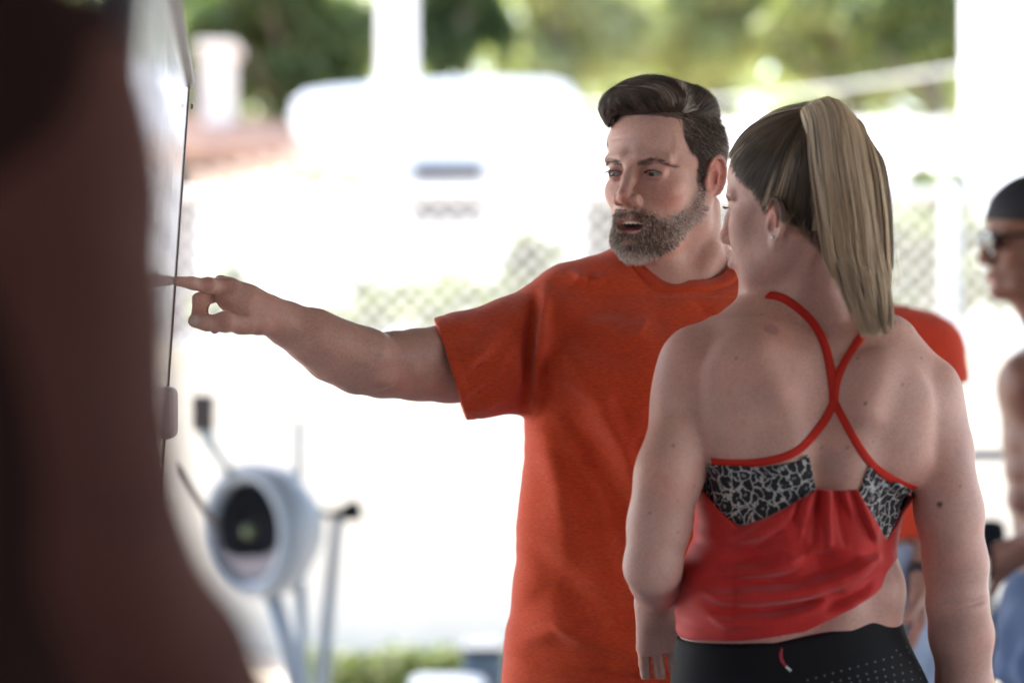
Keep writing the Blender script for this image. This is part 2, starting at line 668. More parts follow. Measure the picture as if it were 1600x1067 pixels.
def leg(V, H, Kn, A, r=(.085, .056, .052, .038), k=.03, inf=0.0, foot=True, toe=(0, -1, 0), calf=(0, 1, 0)):
    H, Kn, A = nv(H), nv(Kn), nv(A)
    V.cap(H, Kn, r[0], r[1], k=k, inf=inf)
    m = Kn * .68 + A * .32
    V.cap(Kn, m + nv(calf) * .012, r[1] * .95, r[2], k=k, inf=inf)
    V.cap(m + nv(calf) * .012, A, r[2], r[3], k=k, inf=inf)
    if foot:
        t = nv(toe)
        V.cap(A, A + nv((0, 0, -.05)) - t * .02, r[3], .034, k=.02, inf=inf)
        V.cap(A + nv((0, 0, -.05)) - t * .02, A + nv((0, 0, -.065)) + t * .15, .034, .026, k=.02, inf=inf)


def eyes(parent, F, gaze, kind='eye'):
    g = nv(gaze)
    g = g / np.linalg.norm(g)
    me = bpy.data.meshes.get('eyeball')
    if me is None:
        import bmesh
        bm = bmesh.new()
        bmesh.ops.create_uvsphere(bm, u_segments=24, v_segments=32, radius=.0122)
        me = bpy.data.meshes.new('eyeball')
        bm.to_mesh(me)
        bm.free()
        for p in me.polygons:
            p.use_smooth = True
            z = p.center.z / .0122
            p.material_index = 2 if z > .965 else (1 if z > .86 else 0)
        for nme, c in (('eye_white', (.25, .21, .19)), ('iris', (.030, .028, .022)), ('pupil', (.01, .01, .01))):
            me.materials.append(mat(nme, c, .12))
    for s in (-1, 1):
        o = link(kind, me, None)
        o.location = Vector([float(v) for v in F.w((s * .031, -.0705, 0))])
        o.scale = (F.s,) * 3
        wg = Vector([float(v) for v in (F.R @ g)])
        o.rotation_euler = wg.to_track_quat('Z', 'Y').to_euler()
        o.parent = parent
        o.matrix_parent_inverse = parent.matrix_basis.inverted()


# vertex noise for skin tone
def vnoise(p, sc, seed=0):
    r2 = np.random.default_rng(seed)
    v = 0
    for i in range(5):
        d = r2.normal(size=3)
        d /= np.linalg.norm(d)
        e = r2.normal(size=3)
        v = v + np.sin(p @ d * sc * (1 + .4 * i) + r2.uniform(0, 6) + 1.6 * np.sin(p @ e * sc * .45 + i))
    return v / 5


def skin_col(base, red=(1.12, .82, .78), F=None, fem=False, beard=False, spots=(), amt=1.0):
    base = nv(base)
    red = nv(red)

    def f(V):
        c = np.tile(base, (len(V), 1))
        n = vnoise(V, 55, 3) * .025 + vnoise(V, 17, 5) * .04
        c *= (1 + n)[:, None]
        m = np.clip(vnoise(V, 30, 9), 0, 1)[:, None] * .5 * amt
        c = c * (1 - m) + c * red * m
        if F is not None:
            L = F.L(V)
            def mixc(mask, col, a):
                nonlocal c
                q = (mask * a)[:, None]
                c = c * (1 - q) + nv(col) * q
            for s in (-1, 1):
                mixc(blob(L, (s * .046, -.075, -.028), (.026, .04, .022)), base * nv((1.06, .78, .75)), .38)
                mixc(blob(L, (s * .074, .006, -.006), (.02, .03, .036)), base * nv((1.15, .68, .62)), .6)
                mixc(blob(L, (s * .031, -.085, -.004), (.018, .02, .012)), base * nv((.78, .58, .58)), .5)
            mixc(blob(L, (0, -.112, -.034), (.016, .018, .014)), base * nv((1.1, .66, .62)), .5)
            # lips
            up = np.exp(-((L[:, 2] + .0615 + .25 * np.abs(L[:, 0]) * (np.abs(L[:, 0]) > .006)) / .0042) ** 2) * (np.abs(L[:, 0]) < .025) * (L[:, 1] < -.082)
            lo = blob(L, (0, -.096, -.078 if not fem else -.075), (.022, .018, .0085))
            mixc(np.clip(up, 0, 1), (.36, .14, .13), .65)
            mixc(lo, (.56, .23, .21), .8)
            mixc((L[:, 1] > -.092) * blob(L, (0, -.080, -.071), (.021, .013, .008)), (.05, .012, .012), 1.0)
        for (pt, r, cc) in spots:
            d = np.linalg.norm(V - nv(pt), axis=1)
            q = (1 - s01(d, r * .5, r))[:, None]
            c = c * (1 - q) + nv(cc) * q
        return np.clip(c, 0, 1)
    return f


def scatter(vol_pts, faces, count, mask, seed=1):
    "random surface points on a quad mesh where mask(points) wins"
    r2 = np.random.default_rng(seed)
    v = vol_pts[faces]
    cen = v.mean(1)
    ar = np.linalg.norm(np.cross(v[:, 2] - v[:, 0], v[:, 3] - v[:, 1]), axis=1)
    wgt = ar * mask(cen)
    wgt = wgt / wgt.sum()
    i = r2.choice(len(faces), count, p=wgt)
    u = r2.random((count, 1))
    t = r2.random((count, 1))
    q = v[i]
    return ((q[:, 0] * (1 - u) + q[:, 1] * u) * (1 - t) + (q[:, 3] * (1 - u) + q[:, 2] * u) * t).astype(np.float32)

# ================================================================== the man in the orange T-shirt
GROUND_MAN = 0.0


def build_man():
    D0 = 3.35
    man = thing('person', 'bearded man in an orange T-shirt pointing at the white board', 'person', (P(1030, 533, D0).x, D0, 0))
    k = K * D0
    F = Frame(P(1037, 270, D0), yaw=R(-33.5), pitch=R(3), roll=R(2), scale=1.0)
    nb = P(1085, 470, D0 + .02)
    # head and neck
    lo = F.o + nv((-.17, -.15, -.33))
    hi = F.o + nv((.19, .15, .15))
    V = Vol(lo, hi, .0018)
    head(V, F, mouth=1.0, wr=True)
    V.cap(F.w((0, .022, -.050)), nb, .056, .062, k=.03)
    # sternomastoids from behind the ears to the collar notch, throat, trapezius
    notch = P(1065, 474, D0 - .044)
    V.chain([F.w((.058, .03, -.045)), nv(P(1110, 400, D0 - .02)), notch + Vector((.015, 0, 0))], [.013, .014, .010], k=.012)
    V.chain([F.w((-.058, .03, -.045)), notch + Vector((-.015, 0, 0))], [.014, .011], k=.014)
    V.cap(F.w((0, -.035, -.105)), P(1060, 445, D0 - .036), .026, .022, k=.02)
    V.cap(P(1100, 425, D0 + .03), P(1200, 490, D0 + .03), .040, .045, k=.03)
    V.cap(P(1060, 425, D0 + .03), P(960, 490, D0 + .03), .040, .045, k=.03)
    hp, hf = V.nets()
    # pointing arm
    Sh, El, Wr = P(845, 560, D0 - .03), P(595, 572, D0 - .13), P(412, 489, D0 - .25)
    kd = K
    A = Vol(Vector((P(240, 400, 3.05).x, 2.97, P(0, 660, 3.3).z)), Vector((P(800, 0, 3.3).x, 3.42, P(0, 415, 3.1).z)), .0019)
    def q(px, py, r, d):
        return (tuple(P(px, py, d)), r * K * d)
    pr = [q(850, 556, 74, 3.32), q(760, 566, 64, 3.30), q(700, 570, 57, 3.28), q(650, 573, 51, 3.25), q(600, 573, 46.5, 3.22), q(560, 565, 48, 3.19),
          q(520, 547, 47, 3.17), q(485, 525, 41, 3.15), q(450, 507, 33, 3.13), q(425, 494, 27, 3.11), q(408, 487, 25, 3.10)]
    A.chain([a for a, b in pr], [b for a, b in pr], k=.012)
    A.cap(tuple(P(700, 553, 3.262)), tuple(P(630, 556, 3.215)), .030, .026, k=.03)      # biceps
    A.cap(tuple(P(580, 552, 3.165)), tuple(P(500, 528, 3.13)), .026, .020, k=.03)   # brachioradialis
    A.ell(tuple(P(602, 592, 3.175)), (.012, .010, .010), k=.014)                        # elbow bone
    # hand: back of the hand, knuckles
    A.chain([tuple(P(408, 486, 3.10)), tuple(P(385, 474, 3.09)), tuple(P(362, 463, 3.085))], [.0225, .0225, .021], k=.012)
    A.chain([tuple(P(405, 482, 3.13)), tuple(P(355, 455, 3.12))], [.018, .017], k=.015)
    A.cap(tuple(P(400, 500, 3.09)), tuple(P(375, 503, 3.075)), .019, .015, k=.012)          # ball of the thumb
    A.ell(tuple(P(357, 449, 3.078)), (.0135, .012, .0125), k=.008)
    h = .0066
    # index
    A.chain([tuple(P(355, 449, 3.078)), tuple(P(325, 447, 3.06)), tuple(P(299, 442, 3.045)), tuple(P(276, 439.5, 3.035))], [.0118, .0092, .0077, .0062], k=.004)
    A.ell(tuple(P(325, 446, 3.06)), (.0095, .009, .0096), k=.004)
    # middle, curled
    A.chain([tuple(P(350, 453, 3.105)), tuple(P(312, 468, 3.075)), tuple(P(309, 491, 3.08)), tuple(P(320, 500, 3.09))], [.011, .0094, .0084, .0074], k=.003)
    A.ell(tuple(P(346, 440, 3.115)), (.010, .009, .0085), k=.005)
    # ring and little
    A.chain([tuple(P(356, 456, 3.128)), tuple(P(321, 466, 3.105)), tuple(P(315, 487, 3.105)), tuple(P(322, 500, 3.11))], [.0105, .0088, .0080, .0072], k=.003)
    A.chain([tuple(P(368, 470, 3.138)), tuple(P(359, 490, 3.125)), tuple(P(345, 507, 3.105)), tuple(P(335, 515, 3.10))], [.009, .0072, .0064, .0054], k=.003)
    # thumb
    A.chain([tuple(P(385, 503, 3.075)), tuple(P(352, 503, 3.055)), tuple(P(322, 504, 3.05)), tuple(P(305, 501.5, 3.05))], [.0145, .0112, .0098, .0088], k=.006)
    A.ell(tuple(P(351, 503, 3.052)), (.0118, .0118, .0118), k=.006)
    A.ell(tuple(P(303, 501, 3.0435)), (.0072, .0035, .0062), k=.0015)           # nail
    # creases
    A.chain([tuple(P(382, 492, 3.062)), tuple(P(368, 488, 3.060)), tuple(P(358, 478, 3.062))], [.001, .0016, .001], k=.004, sub=True)
    A.cap(tuple(P(300, 447, 3.037)), tuple(P(301, 451, 3.040)), .0008, k=.003, sub=True)
    # creases of the joints, tendons and veins
    fp = lambda *pp: [tuple(P(x, y, 3.06)) for x, y in pp]
    for pp, r_, d_ in ((fp((299, 434), (301, 452)), .0017, .00042), (fp((324, 438), (326, 458)), .0020, .00045), (fp((304, 482), (318, 480)), .0016, .00045),
                       (fp((324, 496), (327, 513)), .0017, .00045), (fp((409, 468), (403, 490), (405, 512)), .0024, .0004), (fp((386, 491), (372, 486), (360, 476)), .0022, .0007),
                       (fp((352, 472), (345, 480)), .002, .0005), (fp((470, 486), (515, 505), (565, 522)), .0035, -.0005), (fp((430, 478), (470, 500), (500, 530)), .003, -.0005),
                       (fp((372, 447), (400, 462), (430, 474)), .003, -.0005), (fp((560, 560), (590, 545), (610, 530)), .005, .0006)):
        fold(A, pp, r_, d_)
    A.field(lambda X, Y, Z: .0006 * np.sin(X * 130 + Z * 60) * np.sin(Y * 90 + Z * 110))
    ap, af = A.nets()
    # hidden trunk, other arm and legs, coarser
    C = Vol((F.o[0] - .35, D0 - .30, .0), (F.o[0] + .45, D0 + .25, 1.60), .011)
    trunk = [(.86, P(1015, 0, D0).x, D0 + .02, .150, .105), (1.02, P(1015, 0, D0).x, D0 + .02, .148, .098), (1.14, P(1020, 0, D0).x, D0 + .01, .140, .092),
             (1.30, P(1035, 0, D0).x, D0, .155, .098), (1.38, P(1050, 0, D0).x, D0, .16, .095), (1.44, P(1065, 0, D0).x, D0 + .01, .12, .07)]
    C.loft(trunk, k=.02)
    cx = P(1015, 0, D0).x
    C.cap(P(1270, 560, D0 + .03), P(1240, 560, D0 + .03), .05, .05, k=.03)
    LS, LE, LW = Vector((P(1290, 0, D0).x, D0 + .05, 1.36)), Vector((P(1300, 0, D0).x, D0 + .10, 1.07)), Vector((P(1270, 0, D0).x, D0 + .02, .84))
    arm(C, LS, LE, LW, r=(.055, .046, .04, .043, .034, .025))
    C.cap(LS, Vector((cx + .02, D0 + .01, 1.39)), .055, .07, k=.03)
    C.cap(Vector(pr[0][0]), Vector((cx, D0 + .01, 1.37)), .055, .07, k=.03)
    for s in (-1, 1):
        leg(C, (cx + s * .085, D0 + .02, .88), (cx + s * .11, D0, .49), (cx + s * .13, D0 + .03, .09))
    hand(C, LW, (0, -.1, -1), (-1, 0, 0), side=-1)
    cp, cf = C.nets()
    colf = skin_col((.62, .365, .29), F=F, spots=[(tuple(P(301, 500, 3.040)), .0105, (.66, .46, .41)), (tuple(P(325, 444, 3.05)), .012, (.50, .24, .19)), (tuple(P(351, 503, 3.04)), .012, (.50, .25, .2)), (tuple(P(357, 449, 3.07)), .016, (.50, .25, .2)), (tuple(P(272, 437, 3.03)), .006, (.6, .36, .3))])
    M['skin_man'] = skin_mat('skin_man')
    base = colf(np.concatenate([hp, ap, cp]))
    L = F.L(hp)
    # grey-brown stubble tone: the beard's root area is a darker skin of its own
    bm = beard_mask(L)
    c0 = base[:len(hp)]
    base[:len(hp)] = c0 * (1 - bm * .5)[:, None] + nv((.12, .085, .07)) * (bm * .5)[:, None]
    sm = scalp_mask(L)
    c0 = base[:len(hp)]
    base[:len(hp)] = c0 * (1 - sm * .75)[:, None] + nv((.07, .05, .042)) * (sm * .75)[:, None]
    body = link('body', mesh_from('man_body', [(hp, hf), (ap, af), (cp, cf)], M['skin_man'], base), man)
    eyes(man, F, (-.42, -1, -.20))
    # teeth and mouth inside
    T = Vol(F.o - .16, F.o + .16, .0015)
    tt = []
    T = Vol(F.w((0, -.08, -.065)) - .035, F.w((0, -.08, -.065)) + .035, .0009)
    for i in range(-3, 4):
        a = i * .0068
        T.ell((a, -.0885 + 14 * a * a, -.0655), (.0040, .0028, .0050), F, k=.0022)
    tp, tf = T.nets()
    M['teeth'] = mat('teeth', (.72, .68, .6), .25)
    link('teeth', mesh_from('upper_teeth', [(tp, tf)], M['teeth']), man)
    T = Vol(F.w((0, -.08, -.075)) - .035, F.w((0, -.08, -.075)) + .035, .0012)
    T.ell((0, -.075, -.081), (.019, .017, .006), F, k=0)
    tp, tf = T.nets()
    link('tongue', mesh_from('tongue', [(tp, tf)], mat('tongue', (.30, .09, .09), .35)), man)
    man_hair(man, F, V, hp, hf)
    arm_hair(man, A, ap, af)
    man_shirt(man, F, trunk, pr, D0, nb)
    # shorts and shoes, below the picture
    C2 = Vol((cx - .26, D0 - .2, .42), (cx + .26, D0 + .25, 1.0), .01)
    C2.loft([(.80, cx, D0 + .02, .165, .12), (.97, cx, D0 + .02, .158, .11)], k=.02)
    for s in (-1, 1):
        C2.cap((cx + s * .085, D0 + .02, .86), (cx + s * .105, D0, .5), .10, .085, k=.02)
    C2.cut(lambda X, Y, Z: .48 - Z + 0 * X + 0 * Y)
    p, f = C2.nets()
    link('shorts', mesh_from('man_shorts', [(p, f)], mat('navy_cloth', (.03, .035, .05), .85)), man)
    for s in (-1, 1):
        C3 = Vol((cx + s * .13 - .08, D0 - .22, -.01), (cx + s * .13 + .08, D0 + .14, .14), .006)
        C3.cap((cx + s * .13, D0 + .05, .05), (cx + s * .13, D0 - .13, .042), .047, .043, k=.01)
        C3.cap((cx + s * .13, D0 + .04, .05), (cx + s * .13, D0 + .03, .11), .045, .045, k=.03)
        C3.cut(lambda X, Y, Z: .0 - Z + 0 * X + 0 * Y)
        p, f = C3.nets()
        link('shoe', mesh_from('shoe', [(p, f)], mat('shoe_grey', (.12, .12, .13), .7)), man)
    return man, F


def beard_mask(L):
    x, y, z = np.abs(L[:, 0]), L[:, 1], L[:, 2]
    # upper edge runs from the sideburn by the ear down to the mouth corner
    top = np.interp(y, [-.120, -.088, -.070, -.050, -.030, -.012, .0], [-.046, -.047, -.058, -.052, -.040, -.012, .02])
    m = s01(top - z, -.003, .013)
    m *= s01(z, -.128, -.116)
    m *= s01(-y, -.016, -.004)                       # not behind the ear line
    m *= s01(z - (-.050 + 1.12 * (y + .008)), -.004, .007)
    m *= np.where(z < -.095, s01(-y - .01, 0, .02), 1)
    lips = blob(L, (0, -.096, -.0715), (.028, .03, .0125))
    m *= 1 - np.clip(lips * 1.4, 0, 1)
    phil = (x < .004) & (z > -.056)
    m *= np.where(z > -.046, np.where(x < .05, 0, 1), 1)
    m *= np.where((x > .066) & (z > -.045), s01(.0715 - x, 0, .002), 1)
    return np.clip(m, 0, 1)


def scalp_mask(L):
    x, y, z = np.abs(L[:, 0]), L[:, 1], L[:, 2]
    front = np.interp(x, [0, .02, .04, .052, .060, .068, .08], [.088, .090, .086, .074, .046, .014, -.02])
    fy = np.interp(z, [-.03, .01, .03, .05, .07, .09], [-.014, -.020, -.026, -.026, -.034, -.15])
    m = np.maximum(s01(z - front, -.002, .006) * s01(y, -.10, -.09), s01(y - fy, -.003, .004) * s01(z, -.03, -.018))
    m *= np.where(y > .02, s01(z, -.065, -.05), 1)
    ear = blob(L, (.078, .014, -.012), (.014, .024, .036)) if False else 0
    m *= np.where((z < .028) & (y > -.012), s01(.0715 - x, 0, .0015), 1)
    m *= 1 - blob(np.stack([x, y, z], 1), (.078, .007, -.006), (.010, .022, .036))
    return np.clip(m, 0, 1)


def man_hair(man, F, V, hp, hf):
    r2 = np.random.default_rng(5)
    M['hair_man'] = hair_mat('hair_man', (.020, .012, .009), (.62, .52, .45), (.105, .068, .048))
    M['beard'] = hair_mat('beard', (.035, .021, .015), (.76, .68, .61), (.20, .135, .10))
    M['hair_core'] = mat('hair_core', (.022, .015, .012), .6, bump=.6, bscale=600)
    # beard
    L_of = F.L
    roots = scatter(hp, hf, 6800, lambda p: beard_mask(L_of(p)) ** 1.0 + 1e-9, 3)
    L = L_of(roots)
    chin = blob(L, (0, -.085, -.108), (.045, .05, .035))
    must = (L[:, 2] > -.062) & (L[:, 1] < -.082)
    leng = (.0034 + .0018 * chin - .0004 * must) * r2.uniform(.6, 1.25, len(L))
    noise = r2.normal(0, .32, L.shape)
    down = np.stack([np.sign(L[:, 0]) * .15, .25 + 0 * L[:, 0], -1 + 0 * L[:, 0]], 1) + noise
    back = np.stack([0 * L[:, 0], .7 + 0 * L[:, 0], -.6 + 0 * L[:, 0]], 1) + noise
    side = s01(L[:, 1], -.06, -.03)[:, None]
    dl = down * (1 - side) + back * side
    dl[must] = np.stack([np.sign(L[must, 0]) * .8, 0 * L[must, 0], -.7 + 0 * L[must, 0]], 1) + noise[must] * .6
    dw = dl @ F.R.T
    dw /= np.linalg.norm(dw, axis=1, keepdims=True)
    g = V.grad(roots)
    pts = []
    for i in range(5):
        t = i / 4
        pts.append(roots + g * (.0032 * math.sin(t * 1.6) * (leng / .008))[:, None] + dw * (leng * t)[:, None])
    pts = np.stack(pts, 1)
    # darker round the mouth, grey on the jaw side, near white under the chin
    dark = blob(L, (.0, -.085, -.078), (.052, .05, .035))
    tone = .60 + .26 * s01(L[:, 1], -.065, -.03) + .42 * blob(L, (0, -.08, -.124), (.05, .06, .022)) - .28 * dark * (L[:, 2] > -.104)
    tone = np.clip(tone + r2.normal(0, .30, len(L)), 0, 1)
    strands('beard', pts, .00029, tone, M['beard'], man)
    # eyebrows
    br = scatter(hp, hf, 300, lambda p: brow(L_of(p)) + 1e-9, 8)
    L = L_of(br)
    dl = np.stack([np.sign(L[:, 0]) * 1.0, .35 + 0 * L[:, 0], .25 - 9 * (np.abs(L[:, 0]) - .02)], 1) + r2.normal(0, .22, L.shape)
    dw = dl @ F.R.T
    dw /= np.linalg.norm(dw, axis=1, keepdims=True)
    g = V.grad(br)
    pts = np.stack([br + g * .0012 * t + dw * .0075 * t for t in (0, .35, .7, 1)], 1)
    strands('eyebrows', pts, .00017, np.clip(r2.normal(.35, .15, len(br)), 0, 1), M['hair_man'], man)
    for s in (-1, 1):   # lashes
        n = 44
        u = np.linspace(-1, 1, n)
        Lr = np.stack([s * .031 + u * .0125, -.0835 + .004 * u ** 2, .0030 - .0035 * u ** 2], 1)
        d = np.stack([u * .3, -1 + 0 * u, .15 + 0 * u], 1)
        pts = np.stack([F.W(Lr + d * .0045 * t + nv((0, 0, -.0012 * math.sin(3 * t))) * 1) for t in (0, .4, .8, 1.1)], 1)
        strands('eyelashes', pts, .0003, np.full(n, .1), M['hair_man'], man)
    # short sides and back
    roots = scatter(hp, hf, 13000, lambda p: scalp_mask(L_of(p)) * (L_of(p)[:, 2] < .088) + 1e-9, 4)
    L = L_of(roots)
    short = s01(.075 - L[:, 2], 0, .1)
    leng = (.017 - .011 * short) * r2.uniform(.7, 1.2, len(L))
    dl = np.stack([0 * L[:, 0], .75 + 0 * L[:, 0], -.85 + 0 * L[:, 0]], 1) + r2.normal(0, .25, L.shape)
    dw = dl @ F.R.T
    dw /= np.linalg.norm(dw, axis=1, keepdims=True)
    g = V.grad(roots)
    pts = np.stack([roots + g * (.0035 * math.sin(t * 1.5) * leng / .009)[:, None] + dw * (leng * t)[:, None] for t in (0, .3, .65, 1)], 1)
    tone = np.clip(.32 + r2.normal(0, .2, len(L)) + .33 * s01(L[:, 1], -.01, .03) * s01(.07 - L[:, 2], 0, .04), 0, 1)
    strands('hair_sides', pts, .00024, tone, M['hair_man'], man)
    # long top: swept from the parting on his left over to his right and forwards
    H = Vol(F.o + nv((-.16, -.16, .0)), F.o + nv((.16, .16, .18)), .0022)
    H.ell((0, .014, .074), (.060, .074, .040), F, k=0)
    H.ell((.002, -.042, .096), (.052, .042, .029), F, k=.02)
    H.ell((-.008, -.072, .096), (.038, .022, .017), F, k=.018)
    H.chain([(-.022, -.078, .095), (-.038, -.073, .086), (-.046, -.068, .071)], [.015, .012, .006], F, k=.012)
    H.ell((.0, -.015, .106), (.038, .050, .022), F, k=.02)
    H.ell((.008, .040, .088), (.046, .046, .031), F, k=.02)
    core = Vol(H.lo, H.lo + (H.n - 1) * H.h, .0022)
    core.n = H.n.copy()
    core.D = H.D + .0035
    cp, cf = core.nets()
    link('hair_mass', mesh_from('hair_mass', [(cp, cf)], M['hair_core']), man)
    sp, sf = H.nets()

    def tm(p):
        L = F.L(p)
        return (L[:, 2] > .070 + .010 * (L[:, 1] < -.03)) * (1.0 + 1.2 * (L[:, 1] < -.03)) + 1e-9
    rt = scatter(sp, sf, 13000, tm, 21)
    n = len(rt)
    L0 = F.L(rt)
    xl, yl = L0[:, 0], L0[:, 1]
    clump = (np.floor((xl - .4 * yl + .1) * 330 + 1.5 * np.sin(yl * 60))).astype(int)
    jit = r2.normal(0, 1, (400,))[clump % 400]
    lift0 = r2.uniform(-.003, .0020, n) + .0010 * jit

    def dirf(p, t, g):
        L = F.L(p)
        front = s01(-L[:, 1], .015, .06)
        low = s01(.112 - L[:, 2], 0, .022)
        hook = s01(-L[:, 0], .014, .036) * front
        fx = -.9 + .1 * jit
        fy = (1 - front) * .9 - front * .15 + .06 * jit
        fz = front * low * 1.5 * (1 - hook) - hook * 2.2
        return (np.stack([fx, fy, fz], 1)) @ F.R.T

    st = r2.uniform(.003, .0058, n)
    pts = comb_along(H, rt, dirf, 10, st, None, lambda t, n_: lift0 + .0016 * math.sin(t * 3.1))
    tone = np.clip(.29 + .15 * jit + r2.normal(0, .10, n), 0, 1)
    grey = blob(np.stack([xl, yl, 0 * xl], 1), (.030, -.034, 0), (.045, .007, 1))
    tone = np.clip(tone + .75 * grey, 0, 1)
    strands('hair_top', pts, .00024, tone, M['hair_man'], man)
    i = r2.choice(n, 260, replace=False)
    fly = pts[i] + r2.normal(0, 1, (260, 1, 3)) * np.linspace(0, .0055, pts.shape[1])[None, :, None] + np.array([0, 0, 1.0]) * np.linspace(0, .003, pts.shape[1])[None, :, None]
    strands('loose_hair', fly, .00010, tone[i], M['hair_man'], man)


def brow(L):
    x, y, z = np.abs(L[:, 0]), L[:, 1], L[:, 2]
    zc = .0115 + .0040 * s01(x, .01, .034) - .009 * s01(x, .036, .056)
    return ((np.abs(z - zc) < .0036 - .0018 * s01(x, .035, .055)) & (x > .010) & (x < .052) & (y < -.05)).astype(float)


def arm_hair(man, A, ap, af):
    r2 = np.random.default_rng(11)
    a, b = nv(P(425, 470, 3.1)), nv(P(600, 540, 3.2))

    def mk(p):
        t = ((p - a) @ (b - a)) / ((b - a) ** 2).sum()
        return ((t > 0) & (t < 1.1)) * (.3 + s01(p[:, 2] - (a[2] + (b - a)[2] * t), -.04, .03)) + 1e-9
    rt = scatter(ap, af, 2600, mk, 2)
    rt = rt[r2.random(len(rt)) < (.25 + .75 * s01(A.grad(rt)[:, 2], -.6, .3))]
    g = A.grad(rt)
    d = nv((-.75, -.1, -.35)) + r2.normal(0, .3, rt.shape)
    d /= np.linalg.norm(d, axis=1, keepdims=True)
    ln = r2.uniform(.004, .009, len(rt))[:, None]
    pts = np.stack([rt + g * .0016 * math.sin(1.5 * t) + d * ln * t for t in (0, .35, .7, 1)], 1)
    strands('arm_hair', pts, .00007, np.clip(r2.normal(.55, .15, len(rt)), 0, 1), M['hair_man'], man)


def cloth_mat(name, c1, c2, rough=.85, wscale=1.0, streak=(60, 60, 420), bump=.5, sheen=.2, amt=(.3, .7)):
    m = mat(name, c1, rough, sheen=sheen, spec=.25)
    t = m.node_tree
    b = t.nodes['Principled BSDF']
    tc = t.nodes.new('ShaderNodeTexCoord')
    mp = t.nodes.new('ShaderNodeMapping')
    mp.inputs['Scale'].default_value = streak
    n = t.nodes.new('ShaderNodeTexNoise')
    n.inputs['Scale'].default_value = 2.2
    n.inputs['Detail'].default_value = 6
    n.inputs['Roughness'].default_value = .7
    t.links.new(tc.outputs['Object'], mp.inputs[0])
    t.links.new(mp.outputs[0], n.inputs[0])
    rp = t.nodes.new('ShaderNodeMapRange')
    rp.inputs[1].default_value, rp.inputs[2].default_value = amt
    mx = t.nodes.new('ShaderNodeMix')
    mx.data_type = 'RGBA'
    mx.inputs[6].default_value = (*c1, 1)
    mx.inputs[7].default_value = (*c2, 1)
    t.links.new(n.outputs[0], rp.inputs[0])
    t.links.new(rp.outputs[0], mx.inputs[0])
    t.links.new(mx.outputs[2], b.inputs['Base Color'])
    bp = t.nodes.new('ShaderNodeBump')
    bp.inputs['Strength'].default_value = bump
    bp.inputs['Distance'].default_value = .0012
    t.links.new(n.outputs[0], bp.inputs['Height'])
    t.links.new(bp.outputs[0], b.inputs['Normal'])
    return m


FK = 3.0


def fold(V, pts, rad, depth, plane=True):
    "a crease pressed into the cloth (depth > 0) or a raised fold (depth < 0), along pts"
    pts = [nv(p) for p in pts]
    m = rad * 2.5
    lo = np.min(pts, axis=0) - m
    hi = np.max(pts, axis=0) + m
    if plane:
        lo[1] -= .05
        hi[1] += .05
    q = V.box(lo, hi, 0)
    if q is None:
        return
    sl, X, Y, Z = q
    best = None
    n = len(pts) - 1
    for i in range(n):
        a, b = pts[i], pts[i + 1]
        ab = b - a
        t = np.clip(((X - a[0]) * ab[0] + (Z - a[2]) * ab[2]) / float(ab[0] ** 2 + ab[2] ** 2 + 1e-9), 0, 1)
        d2 = (X - a[0] - t * ab[0]) ** 2 + (.12 if plane else 1) * (Y - a[1] - t * ab[1]) ** 2 + (Z - a[2] - t * ab[2]) ** 2
        u = (i + t) / n
        wgt = np.exp(-d2 / (rad * rad)) * np.sin(np.clip(u * .86 + .07, 0, 1) * math.pi) ** .7
        best = wgt if best is None else np.maximum(best, wgt)
    V.D[sl] += (depth * FK * best).astype(np.float32)


